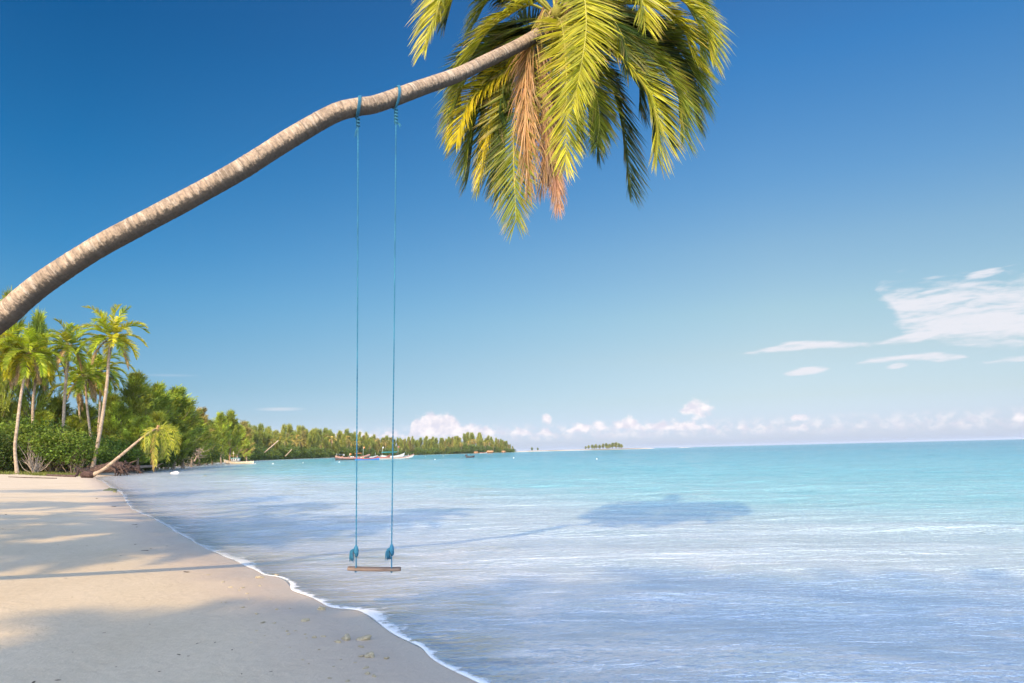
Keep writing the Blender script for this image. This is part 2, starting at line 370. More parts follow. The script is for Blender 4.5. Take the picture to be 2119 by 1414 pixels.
def sand_mat():
    m, t, out = mat('beach_sand'); co = poswd(t)
    d = t.node('ShaderNodeSeparateColor'); t.L.new(attr(t), d.inputs[0]); d = d.outputs[0]
    n1 = t.noise(t.scale(co, (1, .6, 1)), .5, 5, .6); n2 = t.noise(co, 9, 6, .7); n3 = t.noise(t.scale(co, (1, 1, 1)), 90, 3, .8)
    base = t.ramp(n1, [(.3, (.455, .363, .250)), (.7, (.525, .425, .305))])
    base = t.mix(1.0, base, t.ramp(n2, [(.25, (.90,) * 3), (.75, (1.07,) * 3)]), 'MULTIPLY')
    base = t.mix(1.0, base, t.ramp(n3, [(.25, (.86,) * 3), (.75, (1.1,) * 3)]), 'MULTIPLY')
    wetn = t.m('ADD', d, t.m('MULTIPLY', t.m('SUBTRACT', t.noise(co, .8, 4), .5), 1.0))
    sub_ = t.rng(d, -.1, -1.0); wet = t.m('MULTIPLY', t.rng(wetn, 1.9, .2), t.m('SUBTRACT', 1.0, sub_))                       # damp strip the last waves reached
    base = t.mix(t.m('MULTIPLY', wet, .60), base, (.36, .275, .22)); base = t.mix(sub_, base, (.72, .60, .51))
    litter = t.m('MULTIPLY', t.rng(t.m('ADD', d, t.m('MULTIPLY', n1, 10)), 24, 34), .85)
    base = t.mix(litter, base, (.10, .085, .05))
    h = t.m('ADD', t.m('MULTIPLY', n2, .35), t.m('ADD', t.m('MULTIPLY', n1, .5), t.m('MULTIPLY', n3, .06)))
    rough = t.m('SUBTRACT', .92, t.m('MULTIPLY', t.rng(wetn, 1.3, -.1), .62))
    t.L.new(bsdf(t, base, rough, t.m('ADD', .15, t.m('MULTIPLY', wet, .25)), bump(t, h, .55, .12)), out.inputs[0]); return m
ground = mb.obj('ground', sand_mat(), None, True); props(ground, 'pale beach sand sloping into the sea', kind='structure')

# ------------------------------------------------------------------ sea
wx, wy, wq = radial(.6, 45000, 300, .3, np.concatenate([np.geomspace(.6, 4.9, 24), np.geomspace(5, 220, 470), np.geomspace(226, 45000, 110)]))
wd = -landd(wx, wy)
rw = np.random.RandomState(44); wz = np.zeros(len(wx)); near_ = np.hypot(wx, wy) < 400; X_, Y_ = wx[near_], wy[near_]; zz_ = 0
for k in range(46):                            # small swell running in to the beach
    lam = math.exp(rw.uniform(math.log(.9), math.log(9))); a_ = math.radians(-105 + rw.normal(0, 26)); k_ = 2 * math.pi / lam
    ph_ = k_ * (X_ * math.cos(a_) + Y_ * math.sin(a_)) + rw.rand() * 6.28; grp = .6 + .4 * np.sin((X_ * .13 + Y_ * .21) * (1 + .3 * rw.rand()) + rw.rand() * 6.28)
    fade = np.clip(1.6 - np.hypot(X_, Y_) * .009 * 6 / lam / 6, 0, 1)
    zz_ = zz_ + SWELL * lam ** .8 * (np.sin(ph_) + .25 * np.sin(2 * ph_)) * grp * fade
wz[near_] = zz_ * np.clip((wd[near_] - .3) / 9, 0, 1) ** .7
keep = wd[wq].max(1) > -1.5
mb = MB(); mb.add(np.stack([wx, wy, wz], 1), wq[keep][:, ::-1], None, np.stack([wd, wd * 0, wd * 0, wd * 0 + 1], 1))
def water_mat():
    m, t, out = mat('sea_water'); co = poswd(t)
    s = t.node('ShaderNodeSeparateColor'); t.L.new(attr(t), s.inputs[0]); s = s.outputs[0]
    big = t.noise(t.scale(co, (.35, 1, 1)), .12, 3)
    sw = t.m('ADD', s, t.m('MULTIPLY', t.m('MULTIPLY', t.m('SUBTRACT', big, .5), .9), s))
    lg = t.m('DIVIDE', t.m('LOGARITHM', t.m('MAXIMUM', t.m('ADD', sw, 1), 1.0), 10.0), 3.0)   # 0 at the edge, 1 a kilometre out
    colr = t.ramp(lg, WATER_COL); opa = t.ramp(lg, WATER_OPA)
    # ripples: crests lie along the shore, smaller ones ride on larger
    wq_ = t.scale(co, (.22, 1.0, 1), rot=(0, 0, math.radians(14)))
    w0 = t.noise(wq_, .30, 2, .5, .4)
    w1 = t.noise(t.scale(co, (.45, 1.3, 1), rot=(0, 0, math.radians(8))), .55, 3, .5, .6)
    w2 = t.noise(t.scale(co, (.5, 1.4, 1), rot=(0, 0, math.radians(-12))), 2.0, 4, .6, .8)
    w3 = t.noise(t.scale(co, (.6, 1.2, 1), rot=(0, 0, math.radians(20))), 9.0, 3, .6, .5)
    h = t.m('ADD', t.m('ADD', t.m('MULTIPLY', w0, .55), t.m('MULTIPLY', w1, .32)), t.m('ADD', t.m('MULTIPLY', w2, .16), t.m('MULTIPLY', w3, .085)))
    nb = bump(t, h, t.ramp(lg, [(0, (.35,) * 3), (.12, (.75,) * 3), (.45, (1,) * 3), (1, (1,) * 3)]), 1.0)
    dif = t.node('ShaderNodeBsdfDiffuse'); t.L.new(colr, dif.inputs[0]); t.L.new(nb, dif.inputs['Normal'])
    tr = t.node('ShaderNodeBsdfTransparent'); t.L.new(t.ramp(lg, [(0, (1, 1, 1)), (.15, (.99, 1, 1)), (.3, (.92, .98, .99)), (.5, (.66, .95, .97))]), tr.inputs[0])
    # wisps of broken foam and stirred-up sand in the shallows
    f1 = t.noise(t.scale(co, (.35, 1.2, 1), rot=(0, 0, math.radians(14))), 1.1, 6, .68, 1.2); f2 = t.noise(t.scale(co, (.5, 1.2, 1), rot=(0, 0, math.radians(-6))), 5.0, 5, .7, 1.0)
    wisp = t.m('MULTIPLY', t.rng(t.m('ADD', t.m('MULTIPLY', f1, .6), t.m('MULTIPLY', f2, .4)), .44, .60), t.ramp(lg, [(0, (.55,) * 3), (.25, (.48,) * 3), (.34, (.16,) * 3), (.43, (.05,) * 3), (.52, (0,) * 3)]))
    wd = t.node('ShaderNodeBsdfDiffuse'); wd.inputs[0].default_value = (.84, .85, .86, 1); t.L.new(nb, wd.inputs['Normal'])
    body = mixsh(t, t.m('MULTIPLY', wisp, .8), mixsh(t, opa, tr.outputs[0], dif.outputs[0]), wd.outputs[0])
    gl = t.node('ShaderNodeBsdfGlossy'); gl.inputs['Roughness'].default_value = .06; t.L.new(nb, gl.inputs['Normal'])
    fr = t.node('ShaderNodeFresnel'); fr.inputs[0].default_value = 1.33; t.L.new(nb, fr.inputs['Normal'])
    f = t.m('MINIMUM', t.m('MULTIPLY', fr.outputs[0], 1.0), .62)
    t.L.new(mixsh(t, f, body, gl.outputs[0]), out.inputs[0]); return m
WATER_COL = [(0, (.78, .84, .86)), (.27, (.76, .86, .87)), (.35, (.66, .76, .73)), (.43, (.34, .64, .61)), (.52, (.20, .50, .50)), (.68, (.10, .36, .41)), (1.0, (.05, .24, .33))]
WATER_OPA = [(0, (.05,) * 3), (.12, (.30,) * 3), (.30, (.58,) * 3), (.42, (.80,) * 3), (.55, (.96,) * 3), (1, (1,) * 3)]
sea = mb.obj('sea_water', water_mat(), None, True); props(sea, 'clear turquoise sea, shallow over pale sand', kind='structure')

# the lacy edge of the last wave
def foam():
    pts = POLY[(POLY[:, 1] < 70) & (POLY[:, 1] > 1)]; pts = pts[:len(near) * 6 + 30]
    P, s = resample(np.hstack([pts, np.zeros((len(pts), 1))]), 900)
    rs = np.random.RandomState(5)
    T = unit(np.gradient(P, axis=0)); N = np.stack([T[:, 1], -T[:, 0], T[:, 2] * 0], 1)     # towards the sea
    k = np.sin(s * 1.7) * .02 + np.sin(s * 4.3 + 1) * .012
    dist = np.linalg.norm(P[:, :2], axis=1)
    W = (.14 + .07 * np.sin(s * .9) + .05 * np.sin(s * 2.3)) * np.clip(dist / 9, .8, 1.5)
    rows = [(-.05, .006, 0), (.0, .014, .12), (.22, .017, .3), (.45, .015, .5), (.7, .012, .75), (1.6, .008, 1.0)]
    V = []; C = []
    for f, z, c in rows:
        off = (k + f * W)[:, None]
        q = P + N * off; q[:, 2] = z + np.maximum(0, -off[:, 0]) * .06; V.append(q); C.append(np.stack([s, np.full(len(s), c), s * 0, s * 0 + 1], 1))
    n = len(P); qd = []
    for r in range(len(rows) - 1):
        i = np.arange(n - 1); qd.append(np.stack([r * n + i, r * n + i + 1, (r + 1) * n + i + 1, (r + 1) * n + i], 1))
    mb = MB(); mb.add(np.vstack(V), np.vstack(qd), None, np.vstack(C))
    m, t, out = mat('sea_foam'); co = poswd(t)
    a = t.node('ShaderNodeSeparateColor'); t.L.new(attr(t), a.inputs[0]); a = a.outputs[1]
    n1 = t.noise(co, 9, 5, .65, .5); n2 = t.noise(co, 2.2, 3)
    dens = t.m('SUBTRACT', 1.22, t.m('MULTIPLY', a, 1.15))
    al = t.rng(t.m('ADD', dens, t.m('ADD', t.m('MULTIPLY', t.m('SUBTRACT', n1, .5), 2.0), t.m('MULTIPLY', t.m('SUBTRACT', n2, .5), 1.9))), .35, 1.0)
    dl = t.node('ShaderNodeVectorMath', operation='LENGTH'); t.L.new(co, dl.inputs[0])
    al = t.m('MULTIPLY', t.m('MULTIPLY', al, t.rng(a, 0, .12, .3, 1)), t.rng(dl.outputs['Value'], 11, 17, .66, .26))
    tr = t.node('ShaderNodeBsdfTransparent')
    t.L.new(mixsh(t, al, tr.outputs[0], bsdf(t, (.82, .82, .82), .7, .2, bump(t, n1, .5, .01))), out.inputs[0])
    o = mb.obj('wave_foam', m, None, True); props(o, 'thin white foam along the edge of the water', kind='stuff')
foam()
# ------------------------------------------------------------------ palm fronds
def frond(mb, P, nl, L, w, hint, rs, colr, dead=0.0, up=.25, grav=.55, mid=(.42, .40, .08), brown=.12, s0=.10, nseg=4, rr=.018, splay=1.0, gaps=.03):
    """midrib through points P with two rows of narrow leaflets; colr = colour of the blades"""
    P, s = resample(P, 40); n = len(P); T = unit(np.gradient(P, axis=0))
    tube(mb, P, np.linspace(rr, rr * .22, n), 5, np.array(list(mid) + [1.]))
    u = s0 + (1 - s0) * (np.arange(nl) + .5) / nl
    for side in (-1, 1):
        uu = np.clip(u + rs.uniform(-.4, .4, nl) * (1 - s0) / nl, 0, 1)
        keep = rs.rand(nl) > gaps; uu = uu[keep]; k = len(uu)
        idx = uu * (n - 1); i0 = np.minimum(idx.astype(int), n - 2); f = (idx - i0)[:, None]
        B = P[i0] * (1 - f) + P[i0 + 1] * f; TT = unit(T[i0] * (1 - f) + T[i0 + 1] * f)
        N = np.asarray(hint, float)[None] - (TT @ np.asarray(hint, float))[:, None] * TT; N = unit(N)
        S = np.cross(TT, N) * side
        a = np.radians(60 - 38 * uu ** 1.5) * splay * (1 - .65 * dead) + rs.normal(0, .055, k)
        D = unit(S * np.sin(a)[:, None] + TT * np.cos(a)[:, None] + N * (up * (1 - dead)) + rs.normal(0, .065 + .05 * dead, (k, 3)))
        prof = np.interp(uu, [0, .12, .35, .6, .85, 1], [.40, .80, 1, 1, .82, .50])
        ln = L * prof * (1 + rs.normal(0, .07, k)); ww = w * np.interp(uu, [0, .2, .7, 1], [.8, 1, .9, .55]) * (1 + rs.normal(0, .1, k))
        tw = rs.normal(0, .65, k)
        Wd = unit(np.cross(D, N)); Wd = unit(Wd * np.cos(tw)[:, None] + N * np.sin(tw)[:, None])
        pts = [B]; d = D; g = np.array([0, 0, -1.])
        gk = grav * .85 * (1 + rs.normal(0, .25, k)) * (1 + dead)
        for j in range(nseg):
            pts.append(pts[-1] + d * (ln / nseg)[:, None]); d = unit(d + g * (gk * (j + 1) / nseg)[:, None] * .55)
        wp = [.55, 1.0, .85, .55, .04] if nseg == 4 else ([.6, 1.0, .7, .05] if nseg == 3 else [.7, 1.0, .1])
        V = np.stack([np.stack([pts[j] - Wd * (ww * wp[j] / 2)[:, None], pts[j] + Wd * (ww * wp[j] / 2)[:, None]], 1) for j in range(nseg + 1)], 1)  # k,seg+1,2,3
        base = np.arange(k)[:, None] * (nseg + 1) * 2 + np.arange(nseg)[None] * 2
        q = np.stack([base, base + 1, base + 3, base + 2], -1).reshape(-1, 4)
        c0 = np.array(colr)[None] * (1 + rs.normal(0, .20, (k, 1))) * np.array([1, 1, 1])[None]
        yel = rs.rand(k, 1) ** 3; c0 = c0 * (1 - .35 * yel) + np.array([.34, .30, .05])[None] * .35 * yel
        tipc = np.array([.38, .24, .10])
        tb = (rs.rand(k, 1) < brown * 3) * rs.rand(k, 1)
        C = np.stack([c0 * (1 - tb * (j / nseg) ** 2) + tipc * tb * (j / nseg) ** 2 for j in range(nseg + 1)], 1)
        C = np.clip(np.repeat(C[:, :, None, :], 2, 2).reshape(-1, 3), 0, 1)
        mb.add(V.reshape(-1, 3), q, None, C)

# ------------------------------------------------------------------ the leaning palm
TRK = [(0, 660, 8.40), (50, 617, 8.40), (100, 578, 8.42), (200, 513, 8.46), (300, 459, 8.52), (400, 406, 8.6), (500, 350, 8.7), (600, 287, 8.8), (690, 236, 8.9), (740, 222, 8.98), (780, 215, 9.08),
       (860, 186, 9.35), (900, 172, 9.5), (950, 154, 9.72), (1000, 130, 9.98), (1050, 106, 10.25), (1080, 91, 10.42), (1110, 73, 10.58), (1135, 55, 10.72), (1150, 36, 10.8)]
tp = [at(x, y, Y) for x, y, Y in TRK]
base_pts = [(-11.6, 8.2, H(-11.6, 8.2) - .15), (-11.0, 8.3, H(-11.6, 8.2) + .12), (-10.2, 8.4, .95), (-9.0, 8.45, 1.5), (-7.7, 8.45, 2.18), (-6.75, 8.42, 2.82)]
tpts = np.array([list(p) for p in base_pts] + [list(p) for p in tp])
TR = [.26, .21, .165, .148, .143, .14] + [w * Y / F / 2 for w, Y in zip([50, 50, 49, 47, 45.5, 44.5, 44, 42, 40.5, 39.5, 38.5, 35, 33, 31, 30, 29, 28, 27, 26, 22], [q[2] for q in TRK])]
def leaning_palm():
    rs = np.random.RandomState(11)
    root = empty('coconut_palm', (-11.3, 8.25, H(-11.3, 8.25)), 'big coconut palm leaning out over the beach and water, holding the rope swing', 'palm tree')
    o0 = np.array(root.location)
    PR, s = resample(np.hstack([tpts, np.array(TR)[:, None]]), 1100)
    P = PR[:, :3]; rad = PR[:, 3]
    # leaf scars: a step in girth every few centimetres, uneven
    x = s; ring = []; k = 0; pos = 0; amp = []
    while pos < x[-1] + 1: ring.append(pos); pos += rs.uniform(.06, .13)
    ring = np.array(ring); i = np.searchsorted(ring, x) - 1; i = np.clip(i, 0, len(ring) - 2)
    ph = (x - ring[i]) / (ring[i + 1] - ring[i]); am = (.012 + .03 * rs.rand(len(ring)) ** 2)[i]
    rad = rad * (1 + am * (1 - ph) ** 2 - .006) * (1 + .012 * np.sin(x * 3.1) + .008 * np.sin(x * 7.7 + 2))
    seg = 40; mb = MB(); n = len(P); T = unit(np.gradient(P, axis=0)); A = unit(np.cross(T, [0, 1, 0.0])); B = np.cross(T, A)
    th = np.arange(seg) * 2 * math.pi / seg
    lump = 1 + .012 * np.sin(th * 3 + 1)[None] * np.sin(x * 1.3)[:, None] + rs.normal(0, .007, (n, seg))
    R = rad[:, None] * lump
    V = P[:, None] + R[..., None] * (A[:, None] * np.cos(th)[None, :, None] + B[:, None] * np.sin(th)[None, :, None])
    a = np.arange(n - 1)[:, None] * seg; j = np.arange(seg)[None]
    q = np.stack([a + j, a + (j + 1) % seg, a + seg + (j + 1) % seg, a + seg + j], -1).reshape(-1, 4)
    C = np.stack([np.repeat(x, seg), np.tile(th, n), np.repeat(ph, seg), np.ones(n * seg)], 1)
    mb.add(V.reshape(-1, 3), q, None, C)
    m, t, out = mat('coconut_bark'); co = objco(t)
    sc = t.node('ShaderNodeSeparateColor'); t.L.new(attr(t), sc.inputs[0])
    cw = t.node('ShaderNodeCombineXYZ'); t.L.new(sc.outputs[0], cw.inputs[0]); t.L.new(t.m('MULTIPLY', t.m('COSINE', sc.outputs[1]), .15), cw.inputs[1]); t.L.new(t.m('MULTIPLY', t.m('SINE', sc.outputs[1]), .15), cw.inputs[2])
    n1 = t.noise(co, 2.6, 5, .65); n2 = t.noise(t.scale(cw.outputs[0], (1.5, .8, .8)), 24, 6, .7, .3); n3 = t.noise(t.scale(cw.outputs[0], (1, .10, .10)), 26, 3, .65)
    c = t.ramp(n1, [(.3, (.22, .17, .13)), (.5, (.34, .26, .195)), (.75, (.48, .36, .265))])
    c = t.mix(1.0, c, t.ramp(n2, [(.36, (.66, .64, .64)), (.5, (1, 1, 1)), (.66, (1.25, 1.22, 1.18))]), 'MULTIPLY')
    c = t.mix(t.m('MULTIPLY', t.rng(n3, .54, .66), .6), c, (.56, .48, .40)); c = t.mix(t.m('MULTIPLY', t.rng(n3, .44, .34), .45), c, (.15, .11, .09))         # pale lichen
    c = t.mix(t.m('MULTIPLY', t.rng(t.noise(t.scale(co, (1, 1, 1), loc=(7, 3, 1)), 8, 4, .7), .62, .70), .7), c, (.085, .07, .06))
    # shade on the trunk's underside, darkened into the bark colour
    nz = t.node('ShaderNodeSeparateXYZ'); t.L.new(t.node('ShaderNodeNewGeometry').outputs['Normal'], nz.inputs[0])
    undershade = t.rng(t.m('ADD', nz.outputs[2], t.m('MULTIPLY', t.m('SUBTRACT', n2, .5), .9)), -.12, -.5)
    c = t.mix(t.m('MULTIPLY', undershade, .88), c, (.045, .042, .04))
    ringd = t.rng(sc.outputs[2], .28, .0)
    c = t.mix(t.m('MULTIPLY', ringd, .62), c, (.10, .08, .07))
    hb = t.m('ADD', t.m('MULTIPLY', n2, 1.0), t.m('MULTIPLY', n3, .6))
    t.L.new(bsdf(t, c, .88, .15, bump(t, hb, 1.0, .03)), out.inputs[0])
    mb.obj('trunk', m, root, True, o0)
    Bc = P[-1]; Tc = unit(P[-1] - P[-60])
    # crown heart: sheath fibre, old leaf bases, flower stalks, a few nuts
    hb = MB()
    for k in range(26):
        a = rs.rand() * 6.28; S = unit(np.cross(Tc, [0, 0, 1.])); S2 = np.cross(Tc, S)
        d = S * math.cos(a) + S2 * math.sin(a)
        p0 = Bc - Tc * rs.uniform(0.05, .55) + d * .08; p1 = p0 + Tc * rs.uniform(.15, .35) + d * rs.uniform(.03, .12); p2 = p1 + Tc * .1 + d * .1 + np.array([0, 0, -.08])
        cc = rs.choice([0, 1, 2]); cc = [(.22, .13, .07, 1), (.36, .27, .12, 1), (.30, .28, .06, 1)][cc]
        tube(hb, spline([p0, p1, p2], 7), np.linspace(.035, .012, 7), 6, cc, .08, rs)
    tube(hb, spline([Bc - Tc * .25, Bc, Bc + Tc * .35, Bc + Tc * .6], 14), np.interp(np.linspace(0, 1, 14), [0, .4, 1], [.11, .14, .04]), 14, (.24, .19, .09, 1), .06, rs)
    hb.obj('crown_heart', M_HEART, root, True, o0)
    st = MB()
    for k in range(3):
        p0 = Bc + rs.normal(0, .06, 3); dr = np.array([rs.uniform(-.25, .35), -.25, -.05])
        main = spline([p0, p0 + dr + [0, 0, .08], p0 + dr * 1.6 + [0, 0, -.25]], 10); tube(st, main, np.linspace(.016, .008, 10), 5, (.40, .33, .08, 1))
        for r in range(16):
            b = main[rs.randint(3, 10)]; e = b + rs.normal(0, .1, 3) + [0, 0, -.32]
            tube(st, spline([b, (b + e) / 2 + rs.normal(0, .04, 3) + [0, 0, .05], e], 6), .004, 4, (.42, .34, .10, 1), cap=False)
    st.obj('flower_stalks', M_HEART, root, True, o0)
    nuts = [(-.10, -.14, -.18), (.10, -.18, -.22), (.0, -.22, -.05), (-.22, -.05, -.10), (.2, -.05, -.12)]
    for dx, dy, dz in nuts:
        nb = MB(); N = 12; u = np.linspace(0, math.pi, N); c0 = Bc + np.array([dx, dy, dz])
        tube(nb, c0 + np.stack([u * 0, u * 0, -np.cos(u) * .12], 1), np.maximum(np.sin(u) * .085 * (1 + .08 * np.cos(u)), .002), 14, (.26, .24, .05, 1), cap=False)
        nb.obj('coconut', M_HEART, root, True, o0)
    G1 = (.38, .37, .025); G2 = (.17, .215, .022); G3_SHADE = (.042, .085, .026); G4 = (.54, .45, .015); DD = (.42, .245, .13); D2 = (.36, .22, .16)  # the darkest green has the crown's inner shade put into the leaf colour
    # (points as pixel x, pixel y, metres nearer(-) or farther(+) than the heart), leaf length, colour, options
    FR = [
        ([(1118, -25, -.1), (1040, -85, -.3), (950, -70, -.5), (910, 5, -.7), (882, 98, -.8)], .62, G1, dict(grav=.7)),
        ([(1115, -5, .1), (1060, -38, .3), (1000, -40, .5), (945, -15, .7), (925, 40, .9)], .62, G3_SHADE, dict(grav=1.2)),
        ([(1125, -10, .2), (1080, -60, .6), (1020, -75, 1.0), (960, -50, 1.3)], .6, G2, dict(grav=1.3)),
        ([(1140, 28, -.1), (1098, 10, -.2), (1052, 32, -.25), (1010, 64, -.25), (974, 118, -.1), (940, 165, .15)], .60, G1, dict(grav=.5, hint=(-.3, -.5, 1))),
        ([(1140, 40, .3), (1060, 50, .6), (985, 120, .75), (949, 177, .8), (937, 230, .8), (935, 298, .8)], .52, G2, dict(grav=.4)),
        ([(1140, 45, .1), (1080, 110, .25), (1020, 165, .3), (975, 205, .2), (955, 250, .1), (945, 290, .1)], .50, G4, dict(grav=.8, hint=(-.4, -1, .6))),
        ([(1140, 45, .5), (1060, 90, .8), (1010, 155, 1.0), (985, 245, 1.1), (968, 372, 1.1)], .60, G3_SHADE, dict(grav=.3)),
        ([(1140, 48, .1), (1070, 110, .3), (1030, 180, .35), (1006, 290, .3), (988, 395, .25)], .38, G4, dict(grav=.9, dead=.35)),
        ([(1145, 50, .0), (1105, 90, .1), (1078, 160, .1), (1063, 285, .0), (1068, 462, -.1)], .62, G2, dict(grav=.15, brown=.3)),
        ([(1145, 50, .4), (1110, 90, .6), (1060, 170, .8), (1045, 270, .9), (1040, 350, .9)], .60, G3_SHADE, dict(grav=.3)),
        ([(1145, 45, -.05), (1112, 70, -.15), (1090, 130, -.2), (1088, 250, -.25), (1096, 385, -.25)], .62, DD, dict(dead=1, mid=(.5, .3, .12), grav=.5)),
        ([(1145, 45, .0), (1122, 80, -.0), (1118, 170, -.05), (1130, 280, -.1), (1122, 385, -.1)], .55, D2, dict(dead=1, mid=(.4, .24, .12), grav=.5)),
        ([(1150, 45, .1), (1140, 110, .1), (1140, 220, .05), (1147, 330, .0), (1155, 425, -.05)], .46, (.46, .27, .22), dict(dead=.8, mid=(.3, .18, .12), grav=.3, s0=.6)),
        ([(1150, 40, .2), (1150, 110, .15), (1150, 200, .1), (1140, 300, .05), (1137, 370, .0)], .4, (.10, .06, .045), dict(dead=.9, mid=(.1, .07, .05), grav=.4, s0=.35)),
        ([(1150, 10, -.3), (1172, -35, -.7), (1205, -20, -1.05), (1213, 60, -1.25), (1200, 150, -1.35), (1186, 222, -1.35)], .55, G1, dict(grav=.25)),
        ([(1150, 30, -.25), (1162, 50, -.6), (1170, 110, -.8), (1173, 212, -.9), (1170, 345, -.9)], .52, G1, dict(grav=.2)),
        ([(1155, 35, -.1), (1205, 50, -.4), (1268, 102, -.6), (1330, 172, -.65), (1360, 247, -.6), (1360, 325, -.55)], .66, G1, dict(grav=.3, brown=.25)),
        ([(1155, 40, .3), (1200, 90, .6), (1257, 160, .8), (1288, 265, .85), (1303, 398, .8)], .66, G3_SHADE, dict(grav=.2)),
        ([(1155, 25, .0), (1250, 10, .0), (1350, 15, -.1), (1413, 62, -.2), (1430, 108, -.2), (1458, 150, -.2)], .62, G1, dict(grav=.5)),
        ([(1155, 30, .2), (1240, 40, .4), (1317, 64, .5), (1400, 130, .5), (1430, 200, .5), (1441, 255, .5)], .64, G3_SHADE, dict(grav=.4)),
        ([(1150, 10, -.2), (1200, -50, -.5), (1270, -60, -.8), (1320, -20, -1.0), (1335, 55, -1.1)], .60, G1, dict(grav=.4)),
        ([(1155, 15, .1), (1240, -40, .2), (1350, -55, .1), (1430, -10, .0), (1465, 55, .0), (1470, 95, .0)], .60, G2, dict(grav=.5)),
        ([(1155, 15, .3), (1260, -20, .6), (1380, -20, .9), (1440, 40, 1.0), (1450, 130, 1.0)], .60, G2, dict(grav=.4)),
        ([(1155, 40, -.1), (1190, 90, -.3), (1225, 170, -.35), (1240, 240, -.3), (1235, 300, -.3)], .5, G2, dict(grav=.4)),
        ([(1155, 40, .5), (1215, 80, .9), (1300, 130, 1.2), (1360, 200, 1.3), (1385, 290, 1.3)], .66, G3_SHADE, dict(grav=.3)),
        ([(1155, 40, .5), (1230, 60, 1.0), (1330, 100, 1.4), (1400, 180, 1.6), (1415, 250, 1.6)], .66, G3_SHADE, dict(grav=.4)),
        ([(1150, 45, .5), (1180, 110, .9), (1215, 190, 1.1), (1225, 290, 1.2)], .62, G3_SHADE, dict(grav=.3)),
        ([(1150, 45, .7), (1150, 100, 1.1), (1135, 190, 1.4), (1120, 280, 1.5)], .62, G3_SHADE, dict(grav=.3)),
        ([(1145, 40, .6), (1095, 70, 1.0), (1050, 140, 1.3), (1030, 230, 1.4), (1020, 320, 1.4)], .62, G3_SHADE, dict(grav=.3)),
        ([(1155, 30, .4), (1250, 30, .8), (1340, 60, 1.1), (1390, 110, 1.2), (1425, 190, 1.2)], .62, G2, dict(grav=.4)),
        ([(1150, 20, -.1), (1190, 0, -.4), (1250, 20, -.7), (1290, 80, -.8), (1300, 150, -.8)], .55, G3_SHADE, dict(grav=.4)),
        ([(1118, -5, -.2), (1060, -45, -.4), (1000, -48, -.5), (950, -20, -.6), (915, 35, -.6)], .66, G1, dict(grav=1.0)),
        ([(1120, -5, .2), (1085, -30, .2), (1050, -30, .2), (1010, 0, .2), (985, 45, .2)], .6, G2, dict(grav=1.0)),
        ([(1155, 20, -.1), (1250, -25, -.2), (1370, -20, -.3), (1450, 40, -.4), (1472, 120, -.4)], .66, G1, dict(grav=.5)),
        ([(1155, 30, .1), (1260, 30, .2), (1370, 70, .2), (1430, 140, .2), (1455, 215, .2)], .66, G2, dict(grav=.4)),
        ([(1155, 35, .0), (1240, 60, -.1), (1340, 110, -.1), (1400, 190, -.1), (1412, 285, -.1)], .66, G2, dict(grav=.3)),
        ([(1140, 42, .3), (1060, 70, .4), (980, 140, .4), (945, 215, .35), (935, 270, .35)], .62, G2, dict(grav=.4)),
        ([(1140, 45, .3), (1070, 90, .4), (1010, 180, .5), (975, 270, .5), (965, 345, .5)], .62, G2, dict(grav=.3)),
        ([(1140, 45, .3), (1085, 110, .3), (1035, 200, .3), (1020, 300, .3), (1040, 400, .3)], .62, G3_SHADE, dict(grav=.3)),
        ([(1150, 5, .1), (1165, -80, .1), (1200, -190, .0), (1270, -250, -.2)], .6, G2, dict(grav=.3)),
        ([(1150, 5, .1), (1130, -90, .2), (1090, -190, .3), (1010, -240, .4)], .6, G2, dict(grav=.3)),
        ([(1150, 5, .3), (1150, -100, .8), (1150, -180, 1.3), (1160, -200, 1.9)], .6, G2, dict(grav=.3)),
        ([(1150, 10, -.2), (1230, -90, -.4), (1340, -150, -.6), (1430, -130, -.7)], .6, G1, dict(grav=.4)),
    ]
    Yc = 10.8
    rq = np.random.RandomState(23)
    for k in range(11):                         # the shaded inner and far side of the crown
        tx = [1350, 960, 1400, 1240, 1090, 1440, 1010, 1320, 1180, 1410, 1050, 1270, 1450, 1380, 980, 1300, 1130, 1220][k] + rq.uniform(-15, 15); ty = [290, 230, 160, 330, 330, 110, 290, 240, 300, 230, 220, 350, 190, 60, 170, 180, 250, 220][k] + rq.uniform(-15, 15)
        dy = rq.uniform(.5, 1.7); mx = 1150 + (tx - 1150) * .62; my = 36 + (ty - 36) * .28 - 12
        FR.append(([(1152, 34, .3), ((1152 + mx) / 2, (34 + my) / 2 - 8, dy * .5), (mx, my, dy * .85), (tx * .9 + mx * .1, my + (ty - my) * .5, dy), (tx, ty, dy)], .62, [G3_SHADE, G3_SHADE, G2][k % 3], dict(grav=.35)))
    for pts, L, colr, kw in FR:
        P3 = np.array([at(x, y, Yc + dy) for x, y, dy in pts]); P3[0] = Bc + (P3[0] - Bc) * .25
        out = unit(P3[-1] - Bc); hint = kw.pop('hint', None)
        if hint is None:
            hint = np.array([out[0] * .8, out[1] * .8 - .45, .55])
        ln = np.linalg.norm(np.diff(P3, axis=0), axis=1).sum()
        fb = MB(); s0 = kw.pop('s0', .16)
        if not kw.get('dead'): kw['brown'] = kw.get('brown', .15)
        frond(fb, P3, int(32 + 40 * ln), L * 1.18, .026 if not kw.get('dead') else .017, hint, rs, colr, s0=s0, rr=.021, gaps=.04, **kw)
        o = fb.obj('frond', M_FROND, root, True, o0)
        if kw.get('dead', 0) > .6: o['label'] = 'dry brown frond hanging down'
M_HEART = wood_mat('palm_heart', (.75, .75, .75), (1.1, 1.1, 1.1), 20.0)
leaning_palm()

